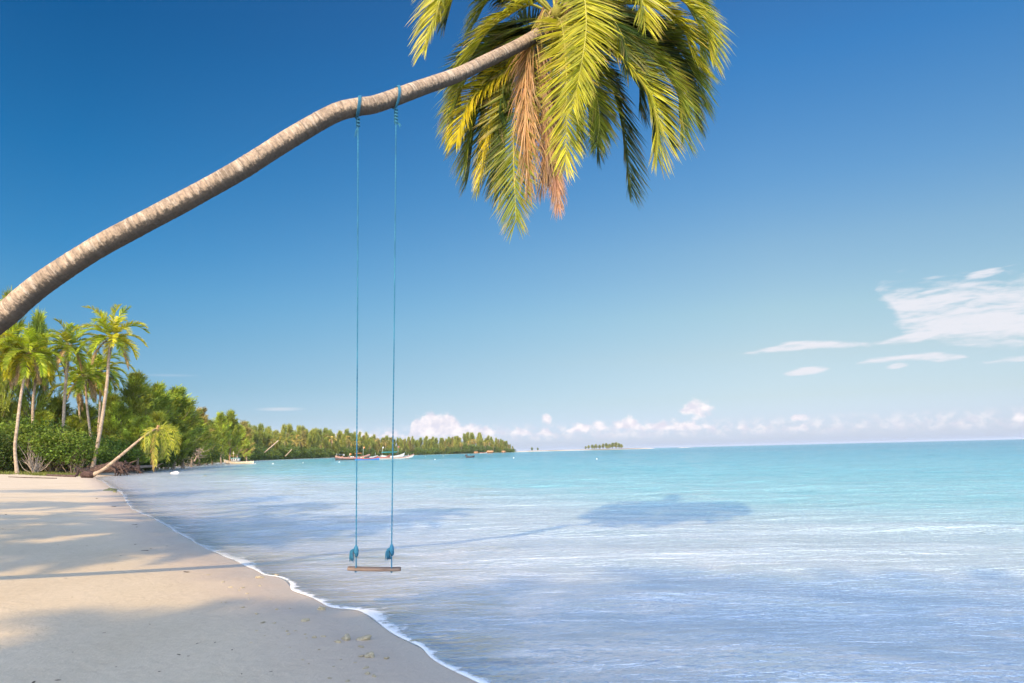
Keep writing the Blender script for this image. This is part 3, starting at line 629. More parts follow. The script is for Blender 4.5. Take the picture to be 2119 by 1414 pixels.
# ------------------------------------------------------------------ rope swing
def swing():
    rs = np.random.RandomState(3)
    Yl, Yr = 9.0, 9.2
    D = 8.98
    root_p = at(775, 1177, 9.05)
    root = empty('rope_swing', root_p, 'plank swing seat hanging on two thin blue ropes from the leaning palm trunk', 'swing'); o0 = np.array(root.location)
    M_ROPE, t, out = mat('blue_rope'); co = objco(t)
    wv = t.node('ShaderNodeTexWave'); wv.inputs['Scale'].default_value = 22; wv.bands_direction = 'Z'; t.L.new(co, wv.inputs[0]); wv.inputs['Distortion'].default_value = 1.5
    c = t.ramp(t.noise(co, 3, 3), [(.3, (.012, .085, .16)), (.7, (.035, .18, .28))])
    t.L.new(bsdf(t, c, .7, .3, bump(t, wv.outputs[0], .5, .004)), out.inputs[0])
    M_SEAT, t, out = mat('weathered_plank'); co = t.scale(objco(t), (1, 9, 9))
    n = t.noise(co, 5, 6, .65)
    t.L.new(bsdf(t, t.ramp(n, [(.3, (.09, .06, .045)), (.7, (.24, .17, .13))]), .8, .2, bump(t, n, .5, .006)), out.inputs[0])
    yaw = math.radians(7); ex = np.array([math.cos(yaw), math.sin(yaw), -.052]); ey = np.array([-math.sin(yaw), math.cos(yaw), 0]); ez = np.array([0, 0, 1.])
    L, Wd, T = .62, .17, .030; c0 = root_p; TH = T
    mb = MB(); n = 25; prof = []
    # plank with softened edges and a slightly worn outline
    sec = [(-.5, -.36), (-.47, -.5), (.47, -.5), (.5, -.36), (.5, .36), (.47, .5), (-.47, .5), (-.5, .36)]
    V = []
    for i in range(n):
        u = -L / 2 + L * i / (n - 1); sh = 1 - .06 * (abs(u) / (L / 2)) ** 14
        for a, b in sec: V.append(c0 + ex * (u + rs.normal(0, .0008)) + ey * a * Wd * sh * (1 + rs.normal(0, .006)) + ez * (b * T * sh - .006 * math.cos(u * 5)))
    q = []
    for i in range(n - 1):
        for j in range(8): q.append((i * 8 + j, i * 8 + (j + 1) % 8, (i + 1) * 8 + (j + 1) % 8, (i + 1) * 8 + j))
    V.append(c0 - ex * L / 2); V.append(c0 + ex * L / 2); tt = []
    for j in range(8): tt.append((n * 8, (j + 1) % 8, j)); tt.append((n * 8 + 1, (n - 1) * 8 + j, (n - 1) * 8 + (j + 1) % 8))
    mb.add(V, q, tt); mb.obj('seat', M_SEAT, root, False, o0)
    trunkP = resample(np.hstack([tpts, np.array(TR)[:, None]]), 1100)[0]
    for (topx, topy, sx, knx, kny, side) in [(740, 222, 738.5, 737, 1140, -1), (819, 207, 812.5, 810.5, 1138, 1)]:
        # nearest trunk station to the pixel
        px = np.array([proj(p[:3]) for p in trunkP[::4]]); i = int(np.argmin(np.abs(px[:, 0] - topx))) * 4
        Pc = trunkP[i, :3]; r = trunkP[i, 3]; T = unit(trunkP[i + 3, :3] - trunkP[i - 3, :3])
        A = unit(np.cross(T, [0, 0, 1.])); B = np.cross(A, T); A = -A if A[1] > 0 else A     # A towards the viewer
        if B[2] < 0: B = -B
        holder = MB()
        B = np.array([0, 0, 1.]) / max(.5, B[2]); hang = Pc - B * (r + .03)
        seat_c = c0 + ex * (side * .225)
        seat_y = seat_c[1]
        fork = at(knx, kny - 10, seat_y); fork_lo = at(knx, kny + 14, seat_y)
        def strand(mb, P, rr, n=60, seg=7): 
            P, s = resample(P, n); tube(mb, P, rr, seg)
        # the long rope, two strands laid round each other
        line, s = resample([hang, hang * .5 + fork * .5 + np.array([0.004, 0, 0]), fork], 420)
        for ph in (0, math.pi):
            th = s / .05 * 2 * math.pi * .5 + ph; off = np.stack([np.cos(th), np.sin(th), th * 0], 1) * .0036
            tube(holder, line + off, .0053, 6)
        rope = holder.obj('rope', M_ROPE, root, True, o0)
        # turns round the trunk
        lp = MB()
        for w in range(3):
            u = np.linspace(-math.pi * .5, math.pi * 1.5, 40); R = r + .014
            sl = (w - 1) * .015
            P = Pc + np.outer(np.cos(u), A) * R + np.outer(np.sin(u), B) * R * 1.0 + T[None] * (sl + .014 * np.sin(u))[:, None]
            tube(lp, P, .0066, 6)
        lp.obj('trunk_loop', M_ROPE, rope, True, o0)
        kn = MB()
        for w in range(3 if side < 0 else 5):
            cz = hang - np.array([0, 0, .02 + .045 * w]); u = np.linspace(0, 2 * math.pi, 22)
            P = cz + np.stack([np.cos(u) * .019, np.sin(u) * .019, np.sin(u * 2) * .01 + u * .003], 1); tube(kn, P, .0085, 6)
        e0 = hang - np.array([0, 0, .12]) if side < 0 else hang - np.array([0, 0, .2])
        for w in range(4):
            e = e0 + (np.array([-.03, 0, -.14]) if side < 0 else np.array([.055, 0, -.05])) + rs.normal(0, .012, 3)
            tube(kn, spline([e0, (e0 + e) / 2 + [.01 * side, 0, .015], e], 8), np.linspace(.006, .003, 8), 5)
        kn.obj('top_knot', M_ROPE, rope, True, o0)
        # knot over the seat with a frayed end
        kb = MB(); kc = at(knx, kny, seat_y)
        for w in range(6):
            a = w * 1.1; ax = unit(np.array([math.cos(a), math.sin(a), .5])); b1 = unit(np.cross(ax, [0, 0, 1.])); b2 = np.cross(ax, b1)
            u = np.linspace(0, 2 * math.pi, 20); rr = .026 - .002 * w
            tube(kb, kc + np.outer(np.cos(u), b1) * rr + np.outer(np.sin(u), b2) * rr * 1.3 + [0, 0, .012 * (w - 2.5)], .0095, 6)
        tube(kb, np.array([kc + [0, 0, .075], kc + [0, 0, .04], kc, kc - [0, 0, .04], kc - [0, 0, .075]]), [.007, .021, .029, .021, .009], 12)
        kb.obj('seat_knot', M_ROPE, rope, True, o0)
        tb = MB()
        for w in range(46):
            a = kc + rs.normal(0, .006, 3) + [-.012, 0, .02]; e = kc + np.array([-.052 if side < 0 else -.045, -.01, -.10]) + rs.normal(0, 1, 3) * [.016, .016, .012]
            mid_ = (a + e) / 2 + np.array([-.022, 0, .022]) + rs.normal(0, .004, 3)
            tube(tb, spline([a, mid_, e], 8), np.linspace(.005, .0035, 8), 4)
        tb.obj('tassel', M_ROPE, rope, True, o0)
        lg = MB()
        for k in (-1, 1):
            bot = np.array([fork_lo[0], seat_c[1], seat_c[2]]) + ey * k * Wd * .30 - ez * (TH / 2 + .012)
            strand(lg, [fork_lo + [0, 0, .03], fork_lo * .5 + bot * .5, bot], .0068, 20)
            u = np.linspace(0, math.pi, 8); tube(lg, bot + np.stack([u * 0, u * 0, -np.cos(u) * .012], 1), np.maximum(np.sin(u) * .013, .001), 8)
        lg.obj('seat_strands', M_ROPE, rope, True, o0)
swing()
# ------------------------------------------------------------------ trees: one of each kind, then copies
def strips(mb, B, D, ln, w, colr, rs, bend=.2):
    """thin leaf blades: base, direction, length, width"""
    k = len(B); ref = rs.normal(0, 1, (k, 3)); W = unit(np.cross(D, ref)) * (np.asarray(w) / 2).reshape(-1, 1)
    ln = np.asarray(ln).reshape(-1, 1); M = B + D * ln * .5; E = M + unit(D + np.array([0, 0, -bend])) * ln * .5
    V = np.stack([B - W * .5, B + W * .5, M + W, M - W, E], 1); i = np.arange(k)[:, None] * 5
    C = np.repeat(colr, 5, 0); mb.add(V.reshape(-1, 3), i + np.array([[0, 1, 2, 3]]), i + np.array([[3, 2, 4]]), np.clip(C, 0, 1))
def leafcols(k, base, rs, var=.18, yel=.3):
    c = np.array(base)[None] * (1 + rs.normal(0, var, (k, 1))); y = (rs.rand(k, 1) ** 2) * yel
    return np.clip(c * (1 - y) + np.array([.26, .22, .05]) * y, .005, 1)
def tree_root(name, parts):
    r = bpy.data.objects.new(name, None)
    out = []
    for nm, me in parts:
        out.append((nm, me))
    return out
def casuarina(seed, Ht, R, nlimb, ncl, nst, sl, sw, base, crown0=.16, top=.04):
    """feathery sea pine"""
    rs = np.random.RandomState(seed); tb = MB(); n = 14
    z = np.linspace(-.3, Ht * .93, n); P = np.stack([np.cumsum(rs.normal(0, .10, n)) * Ht / 14, np.cumsum(rs.normal(0, .10, n)) * Ht / 14, z], 1)
    tube(tb, P, np.linspace(.022 * Ht, .004 * Ht, n), 8, (.75, .68, .62, 1), .05, rs)
    cb = MB(); Bs = []; Ds = []; Cs = []
    for i in range(nlimb):
        u = crown0 + (1 - crown0) * (i + rs.rand()) / nlimb; z0 = u * Ht * .93
        c = np.array([np.interp(z0, z, P[:, 0]), np.interp(z0, z, P[:, 1]), z0])
        pr = R * (np.interp(u, [crown0, .3, .5, .8, 1], [.6, 1, .82, .38, top])) * rs.uniform(.35, 1.3)
        a = rs.rand() * 6.283; up = rs.uniform(.35, 1.3)
        d = unit([math.cos(a), math.sin(a), up]); tip = c + d * pr * 1.15
        L = spline([c, (c + tip) / 2 + [0, 0, -.06 * pr], tip + [0, 0, .05 * pr]], 6)
        tube(tb, L, np.linspace(.006 * Ht, .0016 * Ht, 6), 4, (.6, .52, .45, 1), cap=False)
        hue = rs.normal(0, 1)
        for j in range(ncl):
            f = .3 + .75 * (j + rs.rand()) / ncl; q = c + (tip - c) * f + rs.normal(0, .10, 3) * pr * .8 + [0, 0, rs.uniform(-.1, .2)]
            dd = unit(d + rs.normal(0, .35, 3) + [0, 0, .45]); k = nst
            Bs.append(q + rs.normal(0, 1, (k, 3)) * sl * .26 * np.array([1, 1, .9]) + dd * (rs.rand(k, 1) - .3) * sl * 2.0); Ds.append(unit(dd + rs.normal(0, .28, (k, 3))))
            bb = np.array(base) * np.clip(1 + .28 * hue, .35, 1.8) * (1 + rs.normal(0, .15)); Cs.append(leafcols(k, bb, rs, .14, .35))
    B = np.vstack(Bs); D = np.vstack(Ds); C = np.vstack(Cs)
    strips(cb, B, D, sl * rs.uniform(.6, 1.3, len(B)), sw * rs.uniform(.6, 1.3, len(B)), C, rs, .35)
    return [('trunk', tb.mesh('trunk', M_TRUNK, True)), ('crown', cb.mesh('crown', M_LEAF))]
def broadleaf(seed, Ht, R, ncl, nl, ls, base, stems=7, low=.12, flat=.75):
    """leafy shrub or low tree with several stems"""
    rs = np.random.RandomState(seed); tb = MB(); cb = MB(); ends = []
    for i in range(stems):
        a = rs.rand() * 6.283; r = R * rs.uniform(.2, .75); tip = np.array([math.cos(a) * r, math.sin(a) * r, Ht * rs.uniform(.5, .85)])
        b = np.array([math.cos(a), math.sin(a), 0]) * .06 * R + [0, 0, -.15]; L = spline([b, (b + tip) / 2 + rs.normal(0, .08, 3) * R - [0, 0, .1], tip], 9)
        tube(tb, L, np.linspace(.028 * R, .007 * R, 9), 5, (.8, .72, .64, 1), .05, rs, cap=False); ends.append(L)
        for b2 in range(4):
            s = L[rs.randint(2, 8)]; e = s + unit(rs.normal(0, 1, 3) + [0, 0, .6]) * R * .4; tube(tb, spline([s, (s + e) / 2 + rs.normal(0, .05, 3), e], 5), .007 * R, 4, (.7, .6, .5, 1), cap=False)
    Bs = []; Ds = []; Cs = []
    for i in range(ncl):
        v = unit(rs.normal(0, 1, 3)); rr = rs.uniform(.45, 1.0) ** .5
        zc = Ht * (low + (1 - low) * .52); c = np.array([v[0] * R * rr, v[1] * R * rr, zc + v[2] * (Ht - zc) * rr * (1 if v[2] > 0 else .9)])
        c += rs.normal(0, .1, 3) * R
        if c[2] < low * Ht * .6: c[2] = low * Ht * .6 + rs.rand() * .2
        k = nl; cr = R * .16 * rs.uniform(.7, 1.3)
        Bs.append(c + rs.normal(0, 1, (k, 3)) * cr * np.array([1, 1, flat])); Ds.append(unit(v * .5 + rs.normal(0, .6, (k, 3)) + [0, 0, .1]))
        Cs.append(leafcols(k, np.array(base) * (1 + rs.normal(0, .2)), rs, .2, .4 if rs.rand() < .25 else .12))
    B = np.vstack(Bs); k = len(B)
    strips(cb, B, np.vstack(Ds), ls * rs.uniform(.7, 1.3, k), ls * .62 * rs.uniform(.7, 1.2, k), np.vstack(Cs), rs, .3)
    return [('stems', tb.mesh('stems', M_TRUNK, True)), ('crown', cb.mesh('crown', M_LEAF))]
def palm_fronds(seed, nf, FL, nl, L, w, base, nseg=3, droop=1.0, lift=(.95, -.9), dead=2, mat_=None, gravl=.5):
    """the fronds of a palm crown round the origin, each a mesh"""
    rs = np.random.RandomState(seed); out = []
    for i in range(nf):
        a = i * 2.39996 + rs.normal(0, .12); u = (i + .5) / nf
        e = lift[0] + (lift[1] - lift[0]) * u + rs.normal(0, .10); fl = FL * rs.uniform(.85, 1.1) * (.8 + .2 * math.sin(math.pi * min(1, u * 1.4)))
        o = np.array([math.cos(a), math.sin(a), 0]); d = unit(o * math.cos(e) + np.array([0, 0, math.sin(e)])); P = [np.array([0, 0, 0.]) + o * .05]
        for j in range(6):
            P.append(P[-1] + d * fl / 6); d = unit(d + np.array([0, 0, -1.]) * (.10 + .085 * j) * droop * (1.2 if u > .5 else 1.0) + rs.normal(0, .03, 3))
        mb = MB(); isd = i >= nf - dead
        col_ = np.array([.36, .24, .13]) if isd else np.array(base) * (1 + rs.normal(0, .12)) * (np.array([1.25, 1.05, .9]) if rs.rand() < .4 else np.array([.85, .95, 1]))
        frond(mb, P, nl, L, w, o * .6 + np.array([0, 0, 1]), rs, col_, dead=.7 if isd else 0, grav=gravl, nseg=nseg, rr=.035, s0=.14, brown=.06, mid=(.36, .33, .10), up=.3)
        out.append(mb)
    return out
def merge(mbs):
    m = MB()
    for b in mbs:
        m.v += b.v; m.c += b.c; m.q += [q + m.n for q in b.q]; m.t += [q + m.n for q in b.t]; m.n += b.n
    return m
def plant(parts, name, loc, sc, rz, label, cat, group, tilt=(0, 0)):
    r = empty(name, loc, label, cat, group); r.rotation_euler = (tilt[0], tilt[1], rz)
    r.scale = (sc, sc, sc) if np.isscalar(sc) else sc
    for nm, me in parts:
        o = bpy.data.objects.new(nm, me); col.objects.link(o); o.parent = r
    return r
def palm_tree(name, P, r0, r1, fronds, label, group, frond_parts=True, nuts=True, rz=0, fs=1.0):
    """palm with its trunk through world points P and a crown of given frond meshes at its end"""
    P = np.array(P, float); root = empty(name, P[0], label, 'palm tree', group); o0 = P[0]
    C, s = resample(P, 60); rs = np.random.RandomState(int(abs(P[-1][0]) * 97) % 1000)
    mb = MB(); rad = np.interp(s / s[-1], [0, .06, .15, 1], [r0 * 1.35, r0 * 1.0, r0 * .88, r1]) * (1 + .03 * np.sin(s * 9)); tube(mb, C, rad, 10, (1.0, .92, .84, 1), .02, rs)
    mb.obj('trunk', M_TRUNK, root, True, o0)
    hb = MB(); e = C[-1]
    for k in range(9):
        p = e + rs.normal(0, .16, 3) + [0, 0, -.1]; N = 7; u = np.linspace(0, math.pi, N); tube(hb, p + np.stack([u * 0, u * 0, -np.cos(u) * .17], 1), np.maximum(np.sin(u) * .14, .01), 7, (.30, .22, .07, 1), cap=False)
    if nuts: hb.obj('coconuts', M_HEART, root, True, o0)
    for me in fronds:
        o = bpy.data.objects.new('frond' if frond_parts else 'crown', me); col.objects.link(o); o.parent = root
        o.location = tuple(e - o0); o.rotation_euler = (0, 0, rz); o.scale = (fs, fs, fs)
    return root
PG = (.34, .37, .014)
FA = [b.mesh('frond', M_FROND, True) for b in palm_fronds(21, 27, 5.6, 56, 1.1, .11, PG, 3, 1.0, (1.45, -.8), 2)]
FB = [b.mesh('frond', M_FROND, True) for b in palm_fronds(22, 30, 5.5, 56, 1.15, .12, PG, 3, 1.25, (1.2, -1.15), 4)]
FC = [b.mesh('frond', M_FROND, True) for b in palm_fronds(23, 24, 5.4, 50, 1.15, .12, (.24, .28, .014), 3, 1.0, (1.35, -.9), 3)]
YL = 95.0
def tp2(x, y, Y=YL): return at(x, y, Y)
G0 = 'tall coconut palms on the beach'
def gbase(x, Y): p = onland(x, Y); p[2] -= .15; return p
palm_tree('coconut_palm', [gbase(190, 92), tp2(205, 905, 92), tp2(214, 850, 92), tp2(222, 790, 92), tp2(225, 745, 92), tp2(231, 697, 92)], .26, .17, FA, 'tallest slender palm, rightmost of the upright palms, its crown clear against the sky', G0, rz=.6, fs=.93)
palm_tree('coconut_palm', [gbase(128, 97), tp2(130, 900, 97), tp2(134, 820, 97), tp2(139, 760, 97), tp2(142, 716, 97)], .24, .16, FC, 'straight pale-trunked palm between the tallest palm and the pair on its left', G0, rz=2.1, fs=.88)
palm_tree('coconut_palm', [gbase(38, 87), tp2(31, 930, 87), tp2(36, 880, 87), tp2(45, 810, 88), tp2(62, 728, 89)], .21, .15, FB, 'palm leaning right behind the shrubs with brown dead leaves under its crown', G0, rz=.2, fs=.92)
palm_tree('coconut_palm', [gbase(70, 99), tp2(68, 900, 99), tp2(69, 830, 99), tp2(78, 745, 99)], .24, .16, FB, 'palm half hidden just behind the leaning one, trunk hung with brown leaves', G0, rz=3.5, fs=.88)
palm_tree('coconut_palm', [gbase(-30, 88), tp2(-28, 900, 88), tp2(-22, 820, 88), tp2(-8, 735, 88)], .27, .18, FA, 'palm at the far left whose crown is cut by the edge of the photo', G0, rz=4.1, fs=1.0)
palm_tree('coconut_palm', [gbase(194, 110), tp2(187, 900, 110), tp2(180, 840, 110), tp2(176, 778, 110)], .22, .15, FC, 'shorter palm set back just left of the tallest palm', G0, rz=1.1, fs=.9)
palm_tree('coconut_palm', [gbase(203, 116), tp2(203, 900, 116), tp2(207, 840, 116), tp2(208, 768, 116)], .22, .15, FB, 'palm standing directly behind the trunk of the tallest palm', G0, rz=5.0, fs=.95)
palm_tree('coconut_palm', [gbase(168, 120), tp2(168, 900, 120), tp2(163, 840, 120), tp2(160, 800, 120)], .22, .15, FA, 'low palm deep in the grove behind the straight pale trunk', G0, rz=2.0, fs=.85)

# the small palm that has fallen towards the water
def fallen_palm():
    b = at(190, 984, 80); z0 = H(b[0], 80); rs = np.random.RandomState(8)
    P = [at(168, 984, 80), at(192, 983, 80), at(215, 971, 80), at(245, 947, 80), at(275, 922, 80), at(296, 905, 80), at(312, 893, 80), at(326, 886, 80)]
    P[0][2] = z0 + .1; P[1][2] = max(P[1][2], z0 + .1)
    root = empty('coconut_palm', P[1], 'small leaning palm growing almost sideways from the sand with drooping yellow fronds', 'palm tree'); o0 = P[1]
    C, s = resample(np.array(P[1:]), 60); mb = MB(); tube(mb, C, np.interp(s / s[-1], [0, .1, 1], [.27, .18, .11]) * (1 + .04 * np.sin(s * 14)), 12, (1.0, .9, .8, 1), .02, rs); mb.obj('trunk', M_TRUNK, root, True, o0)
    rb = MB(); c0 = np.array(P[1]) - [.55, 0, -.06]
    for k in range(70):
        a = rs.rand() * 6.28; d = np.array([-1.1 * rs.rand() - .1, math.cos(a) * .38, math.sin(a) * .30 ]); e = np.array(P[1]) + d * [1.1, 1, 1]; s_ = np.array(P[1]) + d * .25
        tube(rb, spline([s_, (s_ + e) / 2 + rs.normal(0, .05, 3), e], 5), np.linspace(.07, .03, 5), 5, (.75, .6, .6, 1))
    tube(rb, np.array([P[1] - np.array([1.25, 0, .0]), P[1] - np.array([.8, 0, -.05]), P[1] - np.array([.3, 0, .0]), P[1] + np.array([.15, 0, 0.1])]), [.22, .42, .42, .28], 14, (.7, .55, .55, 1), .06, rs)
    rb.obj('root_ball', M_DARKWOOD, root, True, o0)
    e = C[-1]; Y0 = 80
    YY = (.36, .34, .02); YG = (.24, .27, .02); GD = (.12, .15, .02); BR = (.34, .20, .08)
    L = [([(320, 893, 0), (303, 893, -.2), (298, 915, -.3), (300, 932, -.3)], YY, 0), ([(322, 890, 0), (310, 895, .1), (305, 920, .1), (309, 948, .1)], GD, 0), ([(326, 890, 0), (322, 905, -.3), (320, 930, -.4), (322, 965, -.5)], YY, .2), ([(326, 890, 0), (318, 905, -.1), (316, 935, -.2), (318, 972, -.3)], BR, .8),
         ([(330, 890, 0), (333, 905, .2), (335, 930, .2), (335, 950, .2)], GD, 0), ([(330, 890, 0), (338, 903, -.3), (345, 925, -.4), (347, 955, -.4)], YG, 0), ([(332, 888, 0), (345, 898, .0), (357, 918, .0), (364, 940, .0)], YG, 0), ([(330, 886, 0), (350, 886, -.2), (365, 905, -.3), (368, 937, -.3)], YY, 0),
         ([(330, 886, 0), (350, 884, .3), (364, 893, .4), (370, 915, .4)], YG, 0), ([(328, 886, 0), (340, 888, -.6), (352, 905, -.9), (357, 930, -1.0)], YY, 0), ([(326, 888, 0), (314, 888, -.5), (308, 905, -.7), (306, 925, -.8)], YG, 0), ([(330, 888, 0), (342, 892, .8), (352, 910, 1.0), (352, 940, 1.1)], GD, 0), ([(328, 888, 0), (325, 900, .9), (322, 930, 1.1), (326, 950, 1.1)], GD, 0),
         ([(328, 885, 0), (338, 880, .0), (350, 884, .0), (360, 890, 0)], YG, 0)]
    for pts, c, dd in L:
        P3 = np.array([at(x, y, Y0 + dy * 1.5) for x, y, dy in pts]); P3[0] = e
        fb = MB(); frond(fb, P3, 27, .72, .06, unit(P3[-1] - e) * [.7, .7, 0] + np.array([0, -.4, .5]), rs, c, dead=dd, nseg=3, rr=.03, grav=.8, brown=.08, mid=(.4, .36, .08)); o = fb.obj('frond', M_FROND, root, True, o0)
        if dd > .5: o['label'] = 'brown frond hanging to the water'
    hb = MB()
    for k in range(8):
        p = e + rs.normal(0, .14, 3); u = np.linspace(0, math.pi, 7); tube(hb, p + np.stack([u * 0, u * 0, -np.cos(u) * .16], 1), np.maximum(np.sin(u) * .12, .01), 7, (.38, .22, .10, 1), cap=False)
    hb.obj('coconuts', M_HEART, root, True, o0)
fallen_palm()

# feathery sea pines behind the palms
CG = (.22, .25, .03)
CA = casuarina(31, 14, 3.6, 80, 6, 26, .70, .10, CG)
CB = casuarina(32, 14, 4.2, 76, 6, 26, .74, .105, (.24, .29, .03))
CC = casuarina(33, 14, 3.0, 70, 6, 24, .68, .10, (.34, .26, .08))
rsT = np.random.RandomState(77)
G1_ = 'feathery sea pines behind the beach palms'
def pine(parts, x, ytop, Y, label, group=G1_, wide=1.0, name='sea_pine'):
    b = onland(x, Y); top = at(x, ytop, Y)[2]; s = (top - b[2]) / 14.2
    return plant(parts, name, b - [0, 0, .1], (s * wide, s * wide, s), rsT.rand() * 6.28, label, 'tree', group)
pine(CB, 55, 645, 118, 'tall pale sea pine whose wispy top shows above the left palms', wide=.38)
pine(CA, -10, 600, 112, 'tall sea pine rising behind the trunk at the left edge of the photo', wide=.4)
NP = [(272, 768, 122, CA, 'sea pine with the pointed top nearest the tallest palm', .95), (305, 792, 128, CB, 'bright green sea pine just right of the pointed one', 1.1), (345, 800, 140, CB, 'broad round-topped sea pine behind the fallen palm', 1.2), (378, 825, 150, CA, 'dark sea pine above the brushwood pile', 1.1),
      (322, 850, 118, CA, 'lower sea pine in front of the round-topped one', 1.2), (252, 830, 118, CB, 'low sea pine filling the gap beside the tallest palm', 1.1), (285, 860, 108, CB, 'low sea pine behind the crown of the fallen palm', 1.3), (360, 868, 132, CA, 'short dark sea pine right of the fallen palm crown', 1.4),
      (222, 812, 130, CA, 'sea pine seen between the trunks of the tallest palm and its neighbour', 1.1), (180, 835, 125, CB, 'sea pine in shade behind the short palm', 1.2), (110, 820, 122, CA, 'dark sea pine behind the straight pale palm trunk', 1.3), (30, 830, 120, CA, 'dark sea pine behind the leaning palm trunk', 1.3), (-20, 840, 115, CB, 'dark sea pine at the far left behind the shrubs', 1.3), (75, 850, 115, CB, 'low dark sea pine in the middle of the left grove', 1.4), (145, 860, 112, CA, 'low sea pine behind the bright shrub', 1.4)]
for x, yt, Y, p, lab, wd in NP: pine(p, x, yt, Y, lab, wide=wd)
for x, yt, Y, p, lab, wd in [(408, 842, 190, CC, 'brownish sea pine standing above the dead branches', 1.0), (396, 868, 170, CB, 'sea pine in front of the brownish one', 1.3), (428, 868, 215, CA, 'sea pine just right of the brownish one', 1.2), (458, 852, 240, CB, 'dark twin-topped sea pine with the left of its two tops', .75), (476, 848, 250, CA, 'dark twin-topped sea pine with the right of its two tops', .8), (440, 885, 225, CA, 'low sea pine at the turn of the bay', 1.4), (492, 880, 290, CB, 'rounded sea pine above the small white fishing boat', 1.2), (512, 884, 320, CC, 'thin brownish sea pine just past the white fishing boat', 1.0)]:
    pine(p, x, yt, Y, lab, wide=wd)

# shrubs and low trees along the sand
BG = (.075, .115, .022)
SA = broadleaf(41, 4.8, 3.2, 105, 36, .27, (.12, .17, .02), 22, .36); SB = broadleaf(42, 4.0, 2.8, 115, 34, .26, (.075, .125, .015), 14, .25); SC = broadleaf(43, 6, 4.2, 240, 34, .32, (.05, .085, .014), 8)  # SC is darkened so its leaf colour carries the shade within the foliage
G2_ = 'leafy shrubs along the top of the beach'
SH_ = [(72, 95, SA, 1.25, 'large bright green many-stemmed shrub at the foot of the leaning palm'), (112, 93, SA, 1.1, 'bright green shrub right of the largest one'), (150, 92, SB, 1.15, 'green shrub in front of the short palm'), (10, 96, SB, 1.3, 'shaded shrub at the left edge of the beach'), (-25, 90, SC, .9, 'dark shrub cut by the left edge of the photo'),
       (182, 98, SB, 1.1, 'dark shrub at the foot of the tallest palm'), (222, 104, SB, 1.25, 'dark green shrub behind the trunk of the fallen palm'), (252, 110, SB, 1.2, 'low dark shrub right of the fallen palm trunk'), (278, 118, SC, .8, 'shaded shrub under the fallen palm crown'), (90, 104, SC, 1.25, 'tall dark shrub behind the bright ones'), (40, 104, SC, 1.2, 'tall dark shrub between the two left palm trunks'), (140, 106, SC, 1.2, 'tall dark shrub behind the straight palm trunk'), (205, 114, SC, 1.1, 'tall dark shrub behind the tallest palm'),
       (310, 128, SC, .95, 'dark shrub behind the drooping fronds of the fallen palm'), (345, 150, SC, 1.1, 'dark shrub left of the dead branches'), (380, 185, SC, 1.1, 'dark shrub behind the dead branches'), (412, 205, SC, 1.2, 'dark round shrub right of the dead branches'), (-5, 108, SC, 1.3, 'tall dark shrub in the shade at the far left'), (175, 118, SC, 1.3, 'tall dark shrub deep in the palm grove'), (240, 124, SC, 1.2, 'tall dark shrub under the pointed sea pine'), (115, 96, SB, 1.1, 'shrub just behind the bright green one')]
for x, Y, p, s, lab in SH_:
    b = onland(x, Y); s = (s, s, s * rsT.uniform(.80, 1.12) * (.72 if p is SC and x < 260 else 1)); plant(p, 'shrub', b - [0, 0, .1], s, rsT.rand() * 6.28, lab, 'shrub', G2_)

# ------------------------------------------------------------------ the far shore
FCa = casuarina(51, 14, 3.4, 50, 6, 12, 1.3, .20, (.20, .235, .045)); FCb = casuarina(52, 14, 4.0, 50, 6, 12, 1.3, .20, (.25, .26, .05)); FCc = casuarina(53, 14, 3.0, 46, 6, 12, 1.2, .19, (.26, .22, .07))
FBr = broadleaf(54, 8, 5.0, 90, 24, .75, (.11, .16, .03), 5)
def farpalm(seed, base):
    mbs = palm_fronds(seed, 15, 4.2, 13, 1.1, .26, base, 2, 1.15, (1.1, -1.1), 3)
    cm = merge(mbs)
    for a in cm.v: a += np.array([.6, 0, 11.5])
    tb = MB(); tube(tb, spline([(0, 0, -.2), (.5, .1, 4), (.2, 0, 8), (.6, 0, 11.5)], 12), np.linspace(.24, .16, 12), 7, (1.1, 1.0, .9, 1)); return [('trunk', tb.mesh('trunk', M_TRUNK, True)), ('crown', cm.mesh('crown', M_FROND))]
FPa = farpalm(61, (.28, .28, .05)); FPb = farpalm(62, (.40, .33, .10))
XS = np.array([440, 500, 560, 650, 730, 800, 900, 1000, 1055, 1068]); YS = np.array([290, 370, 450, 540, 620, 730, 880, 1010, 1100, 1150.])
TX = np.array([440, 470, 500, 540, 600, 660, 720, 780, 830, 880, 920, 945, 975, 1000, 1020, 1045, 1062]); TY = np.array([875, 868, 882, 886, 888, 892, 895, 905, 908, 907, 908, 902, 899, 902, 906, 913, 922.])
zones = [(560, 'above the white fishing boat'), (700, 'left of the longtail boats'), (860, 'behind the longtail boats'), (980, 'between the longtail boats and the small dark boat'), (1100, 'near the tip of the point')]
def zone(x): return next(z for lim, z in zones if x < lim)
rf = np.random.RandomState(9)
kinds = {'pine': ('feathery pine on the shore ', 'tree', 'sea_pine'), 'palm': ('slender palm on the shore ', 'palm tree', 'coconut_palm'), 'leaf': ('low round tree on the shore ', 'tree', 'leafy_tree')}
cnt = 0
